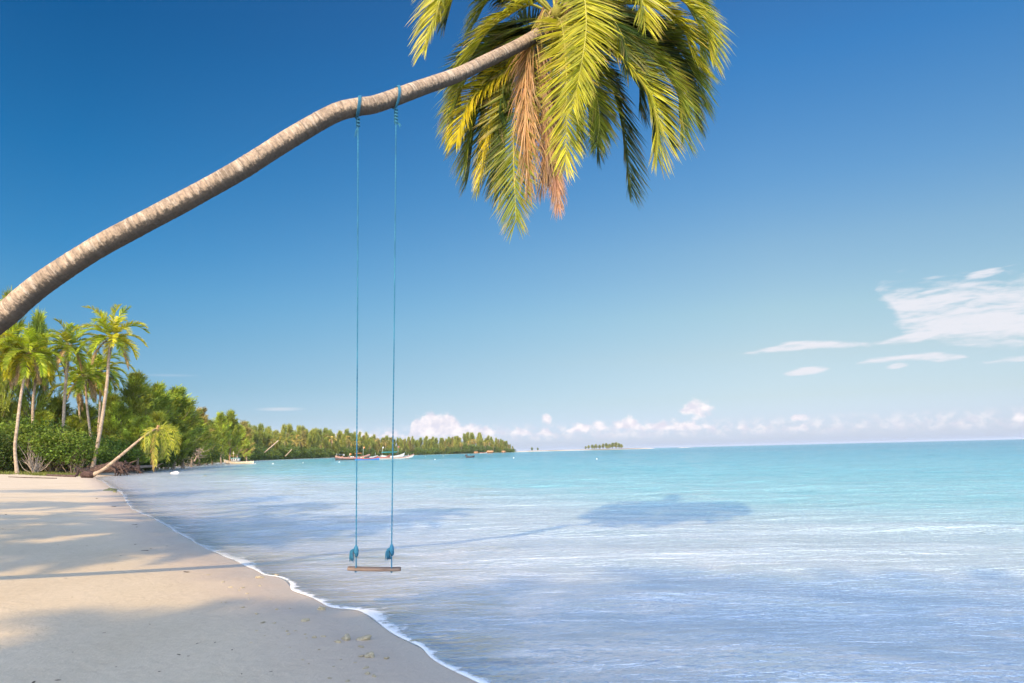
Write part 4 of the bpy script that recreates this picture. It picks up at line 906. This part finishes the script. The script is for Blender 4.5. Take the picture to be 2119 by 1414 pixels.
for row, (dY, hf, n) in enumerate([(10, .62, 72), (24, .80, 68), (44, .95, 72), (70, 1.02, 78)]):
    for i in range(n):
        x = 436 + (1062 - 436) * (i + rf.uniform(0, 1)) / n
        Yb = np.interp(x, XS, YS) + dY * rf.uniform(.7, 1.3)
        b = onland(x, Yb)
        if b[2] < 0.02: continue
        ytop = np.interp(x, TX, TY); hh = (at(x, ytop, Yb)[2] - b[2]) * hf * rf.uniform(.82, 1.08)
        r = rf.rand()
        if row == 0: kind = 'leaf' if r < .45 else ('palm' if r < .7 else 'pine')
        elif row == 1: kind = 'palm' if r < .42 else ('leaf' if r < .5 else 'pine')
        else: kind = 'pine' if r < .88 else 'palm'
        if kind == 'palm' and 800 < x < 930: kind = 'pine'
        if kind == 'leaf': pr = FBr; s = hh * .62 / 8; sc = (s * rf.uniform(1, 1.5), s * rf.uniform(1, 1.5), s)
        elif kind == 'palm': pr = FPa if rf.rand() < .5 else FPb; s = min(hh / 12.5, 1.35); sc = s
        else: pr = [FCa, FCb, FCc][rf.choice([0, 1, 2], p=[.45, .38, .17])]; s = hh / 14; w = rf.uniform(.42, .75); sc = (s * w, s * w, s)
        pre, cat, nm = kinds[kind]
        plant(pr, nm, b - [0, 0, .2], sc, rf.rand() * 6.28, pre + zone(x), cat, kind + ' trees of the far shore ' + zone(x), (rf.normal(0, .03), rf.normal(0, .03) + (.25 if kind == 'palm' and rf.rand() < .2 else 0)))
        cnt += 1
print('far trees', cnt)
# dense low growth filling the wood's edge, inner shade put into its dark green
def undergrowth():
    mb = MB(); rs = np.random.RandomState(12); Bs = []; Ds = []; Cs = []; ln = []
    for x in np.linspace(425, 1064, 900):
        Yb = np.interp(x, [400, 440] + list(XS[1:]), [235, 290] + list(YS[1:])) + rs.uniform(3, 40); b = onland(x, Yb)
        if b[2] < .05: continue
        h = rs.uniform(1.0, 4.5) ; k = 34; sz = .35 + Yb / 900
        Bs.append(b + np.stack([rs.normal(0, 1.8, k), rs.normal(0, 1.8, k), np.abs(rs.rand(k)) * h], 1)); Ds.append(unit(rs.normal(0, .6, (k, 3)) + [0, -.2, .5])); Cs.append(leafcols(k, np.array([.06, .095, .018]) * rs.uniform(.7, 1.6), rs, .25, .2)); ln.append(np.full(k, sz))
    for x in np.linspace(-60, 430, 500):
        Yb = np.interp(x, [-60, 200, 262, 300, 345, 400, 430], [104, 106, 118, 142, 176, 222, 255]) + rs.uniform(0, 14); b = onland(x, Yb); k = 40
        Bs.append(b + np.stack([rs.normal(0, 1.2, k), rs.normal(0, 1.2, k), np.abs(rs.rand(k)) * rs.uniform(1, 4.5)], 1)); Ds.append(unit(rs.normal(0, .6, (k, 3)) + [0, -.2, .4])); Cs.append(leafcols(k, np.array([.045, .08, .014]) * rs.uniform(.7, 1.5), rs, .25, .15)); ln.append(np.full(k, .30))
    B = np.vstack(Bs); ln = np.concatenate(ln); strips(mb, B, np.vstack(Ds), ln, ln * .6, np.vstack(Cs), rs, .2)
    o = mb.obj('undergrowth', M_LEAF); props(o, 'dark tangled undergrowth at the foot of the trees along the bay', kind='stuff')
undergrowth()
# sand grass at the top of the beach
def beach_grass():
    mb = MB(); rs = np.random.RandomState(15); Bs = []
    for i in range(260):
        x = rs.uniform(-40, 175); Y = rs.uniform(84, 97); b = onland(x, Y); k = 26; Bs.append(b + np.stack([rs.normal(0, .4, k), rs.normal(0, .4, k), np.zeros(k)], 1))
    B = np.vstack(Bs); k = len(B); strips(mb, B, unit(rs.normal(0, .35, (k, 3)) + [0, 0, 1]), rs.uniform(.12, .4, k), .05, leafcols(k, (.12, .14, .03), rs, .25, .5), rs, .4)
    props(mb.obj('beach_grass', M_LEAF), 'short grass and creepers at the top of the beach', kind='stuff')
beach_grass()

# the islet on the sand spit
for i, (x, yt, Y) in enumerate([(1212, 924, 1650), (1218, 922, 1660), (1226, 921, 1655), (1234, 920, 1660), (1241, 921, 1650), (1248, 919, 1665), (1255, 918, 1655), (1262, 919.5, 1660), (1268, 917, 1665), (1275, 916.5, 1655), (1281, 918, 1660), (1286, 920, 1650), (1230, 923, 1645), (1258, 922, 1645)]):
    b = onland(x, Y); s = (at(x, yt, Y)[2] - b[2]) / 14; plant([FCa, FCb][i % 2], 'sea_pine', b, (s * 1.3, s * 1.3, s), i * 1.3, 'small sea pine in the clump on the sandy islet', 'tree', 'sea pines on the sandy islet')
for x, yt, lab in [(1101, 926.5, 'left one of two lone bushes on the low spit'), (1113, 927, 'right one of two lone bushes on the low spit')]:
    b = onland(x, 1620); s = (at(x, yt, 1620)[2] - b[2]) / 8; plant(FBr, 'leafy_tree', b, (s * .5, s * .5, s), .5, lab, 'bush', 'lone bushes on the spit')
# ------------------------------------------------------------------ driftwood, dead branches, rocks
def limb(mb, P, r0, r1, rs, c=(1, 1, 1, 1), n=14, seg=7): P = spline(P, n); tube(mb, P, np.linspace(r0, r1, len(P)) * (1 + rs.normal(0, .08, len(P))), seg, c, .06, rs)
def brushwood():
    rs = np.random.RandomState(17); Y = 165; b = onland(378, Y); root = empty('fallen_tree', b, 'heap of bleached dead branches at the waterline right of the fallen palm', 'fallen tree'); o0 = b
    mb = MB(); P = [at(322, 960, 158), at(345, 955, 160), at(375, 950, 163), at(395, 948, 165)]; limb(mb, np.array(P), .42, .16, rs)
    mb.obj('trunk', M_TWIG, root, True, o0)
    for (x0, y0, x1, y1) in [(372, 945, 386, 893), (370, 945, 379, 912), (384, 944, 397, 911), (392, 945, 405, 915), (398, 948, 413, 928), (366, 950, 410, 936), (380, 950, 395, 962), (392, 948, 404, 918), (372, 935, 396, 934), (360, 952, 372, 930), (402, 955, 412, 940), (388, 948, 398, 930)]:
        mb = MB(); p0 = at(x0, y0, Y + rs.uniform(-3, 3)); p1 = at(x1, y1, Y + rs.uniform(-4, 4)); mid_ = (p0 + p1) / 2 + rs.normal(0, .35, 3); L = spline([p0, mid_, p1], 12); tube(mb, L, np.linspace(.20, .05, 12), 6, (1.05, 1, .95, 1), .08, rs)
        for k in range(16):
            s = L[rs.randint(2, 12)]; d = unit(p1 - p0 + rs.normal(0, 2.6, 3)); e = s + d * rs.uniform(.8, 2.6); tube(mb, spline([s, (s + e) / 2 + rs.normal(0, .15, 3), e], 5), np.linspace(.06, .025, 5), 4, (1.05, 1, .95, 1), cap=False)
        mb.obj('branch', M_TWIG, root, True, o0)
brushwood()
def twig_fan(name, b, n, h, spread, rs, label, cat, matl, r=.06):
    mb = MB()
    for k in range(n):
        a = rs.rand() * 6.28; e = b + np.array([math.cos(a) * spread * rs.rand(), math.sin(a) * spread * rs.rand(), h * rs.uniform(.35, 1)]); s = b + rs.normal(0, .12, 3) * [1, 1, 0]
        tube(mb, spline([s, (s + e) / 2 + rs.normal(0, .2, 3), e], 8), np.linspace(r, r * .3, 8), 5, (1, 1, 1, 1), cap=False)
    o = mb.obj(name, matl, None, True, b); props(o, label, cat); return o
rsd = np.random.RandomState(19)
twig_fan('bare_bush', onland(74, 90), 34, 4.2, 3.0, rsd, 'bare grey stems of a many-stemmed bush under the bright shrub', 'bush', M_TWIG)
twig_fan('bare_bush', onland(160, 92), 26, 3.2, 2.4, rsd, 'thin bare stems fanned out left of the tallest palm foot', 'bush', M_TWIG, .05)
def driftlog(pts, r0, r1, label, roots=0, name='driftwood_log', matl=None, seed=1):
    rs = np.random.RandomState(seed); P = np.array(pts); mb = MB(); limb(mb, P, r0, r1, rs, (.9, .8, .8, 1), 18, 10)
    for k in range(roots):
        s = P[-1] + rs.normal(0, .2, 3); e = s + unit(rs.normal(0, 1, 3) * [1, .6, .8]) * rs.uniform(.5, 1.5); e[2] = max(e[2], -.1); tube(mb, spline([s, (s + e) / 2 + rs.normal(0, .15, 3), e], 6), np.linspace(.13, .03, 6), 6, (.8, .7, .7, 1), .05, rs)
    o = mb.obj(name, matl or M_DARKWOOD, None, True, P[0]); props(o, label, 'driftwood'); return o
def gp(x, Y, up=0.0): p = onland(x, Y); p[2] += up; return p
driftlog([gp(165, 92, .35), gp(200, 92, .6), at(232, 966, 91), at(248, 968, 90)], .5, .62, 'dark fallen trunk with a tangled root plate behind the small leaning palm', 60, seed=2)
driftlog([gp(100, 84, .1), gp(135, 82, .1), gp(158, 82, .1)], .12, .16, 'thin half-buried log left of the fallen palm root', 3, seed=3)
driftlog([at(256, 975, 92), at(266, 972, 92), at(270, 967, 92)], .3, .2, 'broken dark stump standing in the shallows', 14, 'tree_stump', seed=4)
driftlog([at(276, 968, 108), at(300, 966, 112), at(325, 965, 118)], .28, .14, 'low pale log lying in the shallows beyond the stump', 5, matl=M_TWIG, seed=5)
driftlog([gp(20, 74, .03), gp(70, 73, .03), gp(120, 73.5, .03)], .05, .04, 'long thin stick lying on the sunlit sand at the far left', 0, 'driftwood_stick', seed=6)
driftlog([at(272, 969, 100), at(284, 969, 101)], .36, .22, 'short dark stump end between the stump and the pale log', 8, 'tree_stump', seed=7)
for x0, y0, x1, y1, Yq, lab in [(546, 938, 576, 912, 415, 'pale bare trunk leaning right above the water past the white boat'), (590, 945, 604, 930, 470, 'short pale leaning trunk at the shore')]:
    mbx = MB(); tube(mbx, spline([at(x0, y0, Yq - 2), at((x0 + x1) / 2, (y0 + y1) / 2, Yq - 3), at(x1, y1, Yq - 4)], 8), .32, 6, (1.4, 1.3, 1.2, 1)); props(mbx.obj('dead_tree', M_TRUNK, None, True, at(x0, y0, Yq)), lab, 'dead tree')
M_STONE = plain('coral_stone', (.40, .33, .22), .9, .15, 30, .35, .8, .01)
M_STONE2 = plain('mossy_stone', (.16, .15, .07), .9, .15, 12, .4, .8, .02)
M_WHITE = plain('white_rock', (.62, .56, .50), .9, .15, 6, .3, .8, .05)
M_DEBRIS = plain('dry_debris', (.07, .055, .04), .9, .1, 30, .3)
def stone_mesh(name, seed, matl, lump=.3, n=3):
    import bmesh
    rs = np.random.RandomState(seed); bm = bmesh.new(); bmesh.ops.create_icosphere(bm, subdivisions=n, radius=1)
    ks = rs.normal(0, 1, (7, 3)) * 2.2; ph = rs.rand(7) * 6.28; sc = np.array([1, rs.uniform(.6, .9), rs.uniform(.45, .7)])
    for v in bm.verts:
        p = np.array(v.co); f = 1 + lump * sum(math.sin(k @ p + q) for k, q in zip(ks, ph)) / 7 * 2 + rs.normal(0, .03); v.co = Vector(p * f * sc)
    me = bpy.data.meshes.new(name); bm.to_mesh(me); bm.free(); me.materials.append(matl)
    a = me.attributes.new('col', 'FLOAT_COLOR', 'POINT'); a.data.foreach_set('color', np.ones(len(me.vertices) * 4, np.float32)); return me
SM = [stone_mesh('stone', s, M_STONE, .42) for s in range(5)]
big = [(666, 1259, 8, 'rounded brown coral stone touching the foam at the water edge'), (572, 1190, 5, 'pale stone just inside the shallow water left of the swing'), (538, 1194, 5.5, 'pale stone wrapped in foam at the corner of the waterline'), (717, 1319, 10, 'knobbly brown coral lump, left of the two largest ones on the sand'), (754, 1320, 10, 'knobbly brown coral lump, right of the two largest ones on the sand'),
       (765, 1355, 10, 'long olive brown coral lump lowest near the water edge'), (749, 1357, 5, 'small pale stone beside the olive brown coral lump'), (699, 1327, 6, 'flat dark piece of weed beside the left coral lump'), (632, 1283, 6, 'flat beige coral piece halfway down the wet sand')]
for i, (x, y, r, lab) in enumerate(big):
    p = hit(x, y + r * .4); R = r / F * p[1] * 1.05; o = bpy.data.objects.new('coral_stone', SM[i % 5]); col.objects.link(o); o.location = (p[0], p[1], p[2] + R * .22); o.scale = (R * 1.15, R, R * .8); o.rotation_euler = (0, 0, i * 1.7); props(o, lab, 'stone')
small = [(573, 1262, 3.5), (531, 1271, 4), (544, 1289, 4.5), (567, 1290, 3), (531, 1306, 2.5), (594, 1307, 3.5), (597, 1313, 3), (611, 1306, 2.5), (631, 1313, 2.5), (634, 1321, 2.5), (650, 1320, 5), (669, 1318, 3.5), (747, 1339, 5), (800, 1363, 5.5), (756, 1383, 5), (760, 1395, 5.5), (774, 1400, 5), (719, 1410, 4), (682, 1404, 3),
         (626, 1366, 2.5), (639, 1374, 2), (502, 1217, 3), (511, 1229, 2.5), (538, 1213, 2.5), (504, 1257, 4), (495, 1222, 2), (477, 1216, 3), (500, 1258, 2.5), (461, 1205, 3), (432, 1190, 2.5), (516, 1240, 2), (548, 1316, 2), (467, 1247, 2), (705, 1365, 2), (600, 1340, 2), (660, 1345, 2.5), (690, 1380, 2), (735, 1372, 2.5), (620, 1348, 1.8), (585, 1300, 1.8), (458, 1248, 2), (520, 1330, 1.8), (560, 1240, 2), (600, 1260, 2)]
for i, (x, y, r) in enumerate(small):
    p = hit(x, y); R = r / F * p[1]; o = bpy.data.objects.new('coral_pebble', SM[(i * 3) % 5]); col.objects.link(o); o.location = (p[0], p[1], p[2] + R * .15); o.scale = (R * 1.2, R, R * .75); o.rotation_euler = (0, 0, i * 2.3)
    props(o, 'small pale bit of coral scattered on the wet sand', 'pebble', 'coral pebbles on the wet sand')
M_LEAFBIT = [stone_mesh('debris', s, M_DEBRIS, .6, 2) for s in (11, 12)]
deb = [(278, 1086, 3), (283, 1091, 2), (300, 1140, 4), (312, 1136, 2), (385, 1184, 4.5), (235, 1049, 3), (200, 1032, 3), (150, 1236, 1.5), (232, 1178, 1.5), (120, 1128, 1.5), (305, 1068, 2), (300, 1064, 1.5), (60, 1100, 1.5), (352, 1180, 1.5), (180, 1130, 1.5), (408, 1332, 2), (370, 1355, 3), (390, 1358, 2), (70, 1412, 4), (120, 1408, 3.5), (4, 1095, 2), (250, 1150, 1.5), (136, 1197, 1.5), (12, 1065, 2.5), (262, 1041, 3), (445, 1330, 2), (345, 1130, 1.5), (280, 1127, 2), (310, 1292, 1.5), (215, 1310, 2), (480, 1345, 2), (330, 1390, 2), (240, 1380, 1.6), (150, 1350, 1.6), (560, 1390, 2), (500, 1395, 2)]
for i, (x, y, r) in enumerate(deb):
    p = hit(x, y); R = r / F * p[1]; o = bpy.data.objects.new('seaweed_scrap', M_LEAFBIT[i % 2]); col.objects.link(o); o.location = (p[0], p[1], p[2] + R * .1); o.scale = (R * 1.6, R * .8, R * .35); o.rotation_euler = (0, 0, i * 1.3 + .5); props(o, 'dark scrap of dried weed lying on the sand', 'seaweed', 'scraps of weed on the sand')
for x, y, rx, ry, ml, lab in [(227, 1013, 11, 6, M_STONE2, 'olive mossy rock at the water edge below the sunlit sand'), (361, 977, 9, 5, M_WHITE, 'white rock breaking the surface in front of the fallen palm'), (425, 985, 6, 1.2, M_STONE2, 'low dark rock just showing in the shallows'), (237, 1018, 5, 3, M_STONE2, 'small dark rock beside the olive mossy one')]:
    p = gz(x, y + ry * .6, 0.0); R = rx / F * p[1]; o = bpy.data.objects.new('rock', stone_mesh('rock', int(x), ml, .35)); col.objects.link(o); o.location = (p[0], p[1], max(p[2], H(p[0], p[1]))); o.scale = (R, R * .8, R * ry / rx * 1.9); props(o, lab, 'rock')

# ------------------------------------------------------------------ boats
def paint(name, c, rough=.45): return plain(name, c, rough, .4, 3, .15, .1, .01)
P_RED = paint('red_paint', (.28, .06, .05)); P_BLUE = paint('blue_paint', (.03, .16, .50)); P_WHITE = paint('white_paint', (.46, .47, .46)); P_TURQ = paint('turquoise_paint', (.03, .42, .42)); P_DARK = paint('dark_hull', (.06, .055, .06)); P_PINK = paint('faded_red', (.32, .17, .14)); P_CREAM = paint('cream_paint', (.62, .50, .36)); P_BROWN = paint('varnish', (.20, .10, .06)); P_GREEN = paint('green_cloth', (.05, .25, .16)); P_ORANGE = paint('orange_cloth', (.55, .20, .05)); P_STRAW = paint('thatch', (.36, .20, .10), .9)
def hull(L, Bm, D, bow, stern, z0=-.25, n=26, thick=.06, f0=0.0, f1=1.0):
    """open boat along +x; f0..f1 picks a band of the side, 0 keel, 1 rail"""
    V = []; m = 7
    for i in range(n):
        u = i / (n - 1); x = (u - .5) * L; t = 2 * u - 1
        bw = Bm / 2 * max(.02, (1 - abs(t) ** 2.6)) ** .8 if t > 0 else Bm / 2 * (.62 + .38 * (1 - abs(t) ** 2))
        sheer = D + bow * max(0, t) ** 2.4 + stern * max(0, -t) ** 2.4; keel = z0 + (bow * .75) * max(0, t) ** 4
        row = []
        for j in range(m):
            f = f0 + (f1 - f0) * j / (m - 1); y = bw * math.sin(f * math.pi / 2) ** .7; z = keel + (sheer - keel) * f ** 1.5; row.append((x + (.35 * bow * max(0, t) ** 3) * f, y, z))
        V.append([(a, -b, c) for a, b, c in row[::-1]] + row)
    return np.array(V)
def hull_mesh(**k):
    V = hull(**k); n, m = V.shape[:2]; i = np.arange(n - 1)[:, None] * m; j = np.arange(m - 1)[None]
    q = np.stack([i + j, i + j + 1, i + m + j + 1, i + m + j], -1).reshape(-1, 4); W = V.copy(); W[..., 1] *= .93; W[..., 2] += .03
    mb = MB(); mb.add(V.reshape(-1, 3), q); mb.add(W.reshape(-1, 3), q[:, ::-1])
    k = np.arange(m - 1); mb.add(np.vstack([V[0], W[0]]), np.stack([k, k + 1, k + m + 1, k + m], 1))
    r = np.arange(n - 1)
    for c in (0, m - 1): mb.add(np.vstack([V[:, c], W[:, c]]), np.stack([r, r + 1, r + n + 1, r + n], 1))
    return mb
def rail(mb, V, r): 
    for c in (0, V.shape[1] - 1): tube(mb, V[:, c], r, 6)
def boat(x, y, Y, L, Bm, D, bow, stern, c_low, c_top, label, face=0.0, extras=(), name='longtail_boat', cat='boat', group=None):
    p = at(x, y, Y); root = empty(name, (p[0], p[1], 0), label, cat, group, face)
    hull_mesh(L=L, Bm=Bm, D=D, bow=bow, stern=stern, f0=0, f1=.8).obj('hull', c_low, root, True)
    V = hull(L, Bm * 1.02, D, bow, stern, f0=.78, f1=1.0); n, m = V.shape[:2]; mb = MB(); i = np.arange(n - 1)[:, None] * m; j = np.array([k for k in range(m - 1) if k != m // 2 - 1])[None]
    mb.add(V.reshape(-1, 3), np.stack([i + j, i + j + 1, i + m + j + 1, i + m + j], -1).reshape(-1, 4)); rail(mb, V, .05); mb.obj('top_strake', c_top, root, True)
    dk = MB(); box(dk, (0, 0, D * .35), (L * .8, Bm * .62, .05)); 
    for t in np.linspace(-.3, .3, 5): box(dk, (L * t, 0, D * .72), (.22, Bm * .8, .05))
    dk.obj('deck', P_BROWN, root)
    for e in extras: e(root, L, Bm, D)
    return root
def canopy(x0, x1, h, c, posts=True):
    def f(root, L, Bm, D):
        mb = MB(); n = 8
        V = [(x0 + (x1 - x0) * i, (j / (n - 1) - .5) * Bm * 1.05, h + .18 * math.sin(math.pi * j / (n - 1)) + k) for k in (0, .05) for i in (0, 1) for j in range(n)]
        q = [(a * n * 2 + j, a * n * 2 + j + 1, a * n * 2 + n + j + 1, a * n * 2 + n + j) for a in (0, 1) for j in range(n - 1)]; mb.add(V, q); mb.obj('canopy', c, root)
        pm = MB()
        for px in (x0 + .1, x1 - .1):
            for s in (-1, 1): tube(pm, [(px, s * Bm * .45, D * .5), (px, s * Bm * .45, h)], .04, 5)
        pm.obj('posts', P_BROWN, root)
    return f
def pole(x, h, flag=None):
    def f(root, L, Bm, D):
        mb = MB(); tube(mb, [(x, 0, .1), (x, 0, h)], .045, 5); o = mb.obj('pole', P_WHITE, root)
        if flag: fb = MB(); u = np.linspace(0, 1, 6); V = [(x + .05 + .55 * a, .06 * math.sin(a * 6), h - .05 - b * (.7 - .2 * a)) for a in u for b in (0, 1)]; fb.add(V, [(2 * k, 2 * k + 1, 2 * k + 3, 2 * k + 2) for k in range(5)]); fb.obj('flag', flag, o)
    return f
def motor(root, L, Bm, D):
    mb = MB(); box(mb, (-L * .47, 0, D + .35), (.7, .45, .5), 0, (1, 1, 1, 1), .8); tube(mb, [(-L * .47, 0, D + .3), (-L * .47 - 1.8, .2, -.1)], .05, 6); mb.obj('engine', P_DARK, root)
def cargo(x0, x1, seed):
    def f(root, L, Bm, D):
        rs = np.random.RandomState(seed)
        for k in range(5): mb = MB(); box(mb, (rs.uniform(x0, x1), rs.uniform(-.2, .2), D + .15), (.5, .45, .5), rs.rand(), (1, 1, 1, 1), .85); mb.obj('crate', [P_WHITE, P_GREEN, P_ORANGE, P_BROWN][k % 4], root)
    return f
GB = 'longtail boats moored in the bay'
boat(729, 950, 268, 12.0, 1.9, .95, 1.1, .75, P_DARK, P_PINK, 'faded red longtail boat with poles and cargo, leftmost of the moored row', .02, (pole(-5.6, 2.6), pole(-4.6, 2.3), pole(-3.4, 2.2, P_WHITE), cargo(-4.5, 3, 3), canopy(-5.4, -3.2, 1.9, P_DARK), pole(-1, 2.4, P_ORANGE), motor), group=GB)
boat(760, 950, 262, 8.4, 1.5, .55, .35, .3, P_BLUE, P_RED, 'low blue-hulled boat with a red rail in the middle of the moored row', .0, (cargo(-3, -1, 5),), group=GB)
boat(818, 950, 265, 12.5, 1.8, .5, 1.2, .2, P_WHITE, P_PINK, 'white longtail boat with a raised grey and red bow, rightmost of the row', .0, (pole(4.6, 1.8), ), group=GB)
boat(742, 946, 300, 8.5, 1.7, .75, 1.1, .4, P_BROWN, P_RED, 'dark boat with orange canopy behind the faded red longtail', .1, (canopy(-1.4, 1.2, 2.3, P_ORANGE), pole(1.8, 5.0, P_ORANGE), motor), group=GB)
boat(793, 946, 300, 5.2, 1.4, .7, .9, .5, P_BROWN, P_RED, 'small red-bowed boat just left of the right rope, behind the blue boat', .05, (cargo(-2.2, -1.6, 8),), group=GB)
boat(812, 942, 345, 10.5, 2.2, .9, 1.3, .5, P_WHITE, P_WHITE, 'white boat under a long turquoise canopy behind the others', .0, (canopy(-5.0, 2.2, 2.6, P_TURQ), pole(2.6, 5.4, P_RED), pole(-4.6, 5.2, P_WHITE)), group=GB)
boat(760, 943, 340, 9.0, 1.7, .6, .8, .4, P_DARK, P_WHITE, 'long low dark boat with a white mast behind the orange canopy boat', .0, (pole(3.6, 2.6), pole(0, 1.9)), group=GB)
boat(973, 949, 250, 2.9, 1.1, .5, .25, .2, P_DARK, P_DARK, 'small dark rowing boat alone on the open water', .3, (motor,), 'rowing_boat')
def cabin(root, L, Bm, D):
    mb = MB(); box(mb, (.9, 0, D + .55), (2.2, Bm * .62, 1.0)); o = mb.obj('cabin', P_WHITE, root)
    for px in (.35, 1.0, 1.6):
        for s in (-1, 1): w = MB(); box(w, (px, s * (Bm * .31 + .012), D + .68), (.36, .03, .38)); w.obj('window', P_DARK, o)
    mb = MB(); box(mb, (1.0, 0, D + 1.10), (2.6, Bm * .75, .09)); mb.obj('cabin_roof', P_TURQ, root)
    mb = MB(); box(mb, (2.1, 0, D + 1.75), (1.5, Bm * .5, .07)); 
    for a in (1.5, 2.7):
        for s in (-1, 1): tube(mb, [(a, s * .35, D + .2), (a, s * .35, D + 1.72)], .035, 5)
    mb.obj('awning', P_ORANGE, root)
    mb = MB(); tube(mb, [(1.6, 0, D + 1.1), (1.6, 0, D + 3.0)], .06, 6); tube(mb, [(1.2, 0, D + 2.3), (2.1, 0, D + 2.6)], .04, 5); mb.obj('mast', P_CREAM, root)
boat(494, 957, 215, 8.2, 2.1, .60, .75, .15, P_CREAM, P_CREAM, 'small cream fishing boat with a white cabin and mast near the wooded shore', math.pi, (cabin,), 'fishing_boat')
rsb = np.random.RandomState(2)
ub, vb = np.meshgrid(np.linspace(0, 2 * math.pi, 12, endpoint=False), np.linspace(.02, math.pi - .02, 8))
bm_ = MB(); N_ = 12; uu_ = np.linspace(0, math.pi, 10); tube(bm_, np.stack([uu_ * 0, uu_ * 0, -np.cos(uu_) * .28], 1), np.maximum(np.sin(uu_) * .3, .01), 12, cap=False); tube(bm_, [(0, 0, .2), (0, 0, .42)], .05, 6)
BUOY = bm_.mesh('buoy', P_WHITE, True)
for x, y, s, lab in [(565, 960, 1.2, 'white buoy nearest the fishing boat on its right'), (528, 959.5, .8, 'small white buoy just below the fishing boat bow'), (627, 957.5, .7, 'white buoy midway between fishing boat and longtails'), (702, 956.5, 1.1, 'white buoy below the bow of the leftmost longtail'), (900, 951, .9, 'white buoy on open water right of the longtails'), (1063, 947.5, .9, 'white buoy below the tip of the point'), (1235, 950, 1.0, 'white buoy on open water below the sandy islet'), (917, 943, .7, 'tiny white buoy left of the rowing boat near shore'), (880, 944, .6, 'tiny white buoy just right of the longtails'), (477, 960, .7, 'pale yellow buoy in the shallows under the fishing boat stern')]:
    p = gz(x, y + 1.0); o = bpy.data.objects.new('buoy', BUOY); col.objects.link(o); k = .62 * min(1.6, p[1] / 170) * s; o.scale = (k, k, k); o.location = (p[0], p[1], .04); props(o, lab, 'buoy', 'buoys in the bay')
# huts under the trees near the point
def hut(x, y, Y, L, h, label):
    b = onland(x, Y); root = empty('beach_hut', b, label, 'hut', 'beach huts near the point')
    mb = MB(); box(mb, (0, 0, h * .3), (L, L * .6, h * .6)); mb.obj('wall', P_BROWN, root)
    mb = MB(); a, c = L * .62, L * .42; V = [(-a, -c, h * .5), (a, -c, h * .5), (a, c, h * .5), (-a, c, h * .5), (-a * .8, 0, h), (a * .8, 0, h)]; mb.add(V, [(0, 1, 5, 4), (2, 3, 4, 5), (3, 2, 1, 0)], [(0, 4, 3), (1, 2, 5)]); mb.obj('roof', P_STRAW, root)
hut(1014, 930, 985, 8, 4.2, 'thatched hut with an orange roof, larger and left of two near the point'); hut(1042, 932, 1050, 5, 3.2, 'small thatched hut, right of two near the point')
hut(985, 933, 965, 5, 3, 'low hut in shade left of the thatched pair')
for x0, y0, L in [(1000, 935.5, 9), (1150, 928, 8)][:1]:
    boat(x0, y0, 940, 9, 2, .9, .8, .3, P_WHITE, P_RED, 'tiny pale boat beached in front of the huts', 0, (), 'longtail_boat')

# ------------------------------------------------------------------ the trees the photographer stood under: they stand behind and beside the camera and throw the broken shade
FS = [b.mesh('frond', M_FROND, True) for b in palm_fronds(71, 22, 4.0, 40, .95, .10, PG, 3, 1.0, (1.1, -.6), 0)]
FS2 = [b.mesh('frond', M_FROND, True) for b in palm_fronds(72, 26, 4.6, 46, 1.0, .11, PG, 3, .9, (1.1, -.6), 0)]
SHC = casuarina(81, 14, 4.0, 60, 7, 20, .7, .13, CG, .35)
def shade_palm(px, py, h, big, k, lean=1.5, fwd=-1.2):
    G = hit(px, py) if big != 'w' else gz(px, py); G = gz(px, py) if H(G[0], G[1]) < 0 else G
    c = np.array([G[0] - SH[0] * h, G[1] - SH[1] * h, h])
    bx, by = c[0] - lean, c[1] + fwd
    if landd([bx], [by])[0] < 1: bx -= 4
    b = np.array([bx, by, H(bx, by) - .2]); u, v = proj(c); dist = (c - CAM) @ FW
    print('shade', k, px, py, 'crown', c.round(1), 'behind' if dist < 0 else ('px %d %d' % (u, v)))
    return b, c
SHADE = []
SHADE = SHADE_LIST
for k, (px, py, h, kind, s) in enumerate(SHADE):
    b, c = shade_palm(px, py, h, '', k, *((5, 6) if px < 900 and py < 1170 else (1.5, -1.2)))
    fr = FS if kind == 'p' else FS2
    palm_tree('coconut_palm', [b, (b * .6 + c * .4) + [.3, 0, 0], c], .16, .12, fr, 'coconut palm standing behind or beside the camera, out of the picture', 'palms behind the camera', rz=k * 1.1, nuts=False, fs=s)
# ------------------------------------------------------------------ sea haze
def haze():
    mb = MB(); x0, x1, y0, y1, z0, z1 = -46000, 46000, -46000, 46000, -4.2, 45
    v = [(x, y, z) for z in (z0, z1) for x, y in ((x0, y0), (x1, y0), (x1, y1), (x0, y1))]
    mb.add(v, [(0, 3, 2, 1), (4, 5, 6, 7), (0, 1, 5, 4), (1, 2, 6, 5), (2, 3, 7, 6), (3, 0, 4, 7)])
    m, t, out = mat('haze'); vo = t.node('ShaderNodeVolumePrincipled'); vo.inputs['Color'].default_value = (.85, .9, 1, 1); vo.inputs['Density'].default_value = .00005; vo.inputs['Anisotropy'].default_value = .2
    t.L.new(vo.outputs[0], out.inputs['Volume'])
    props(mb.obj('haze', m), 'faint sea haze', kind='stuff')
haze()
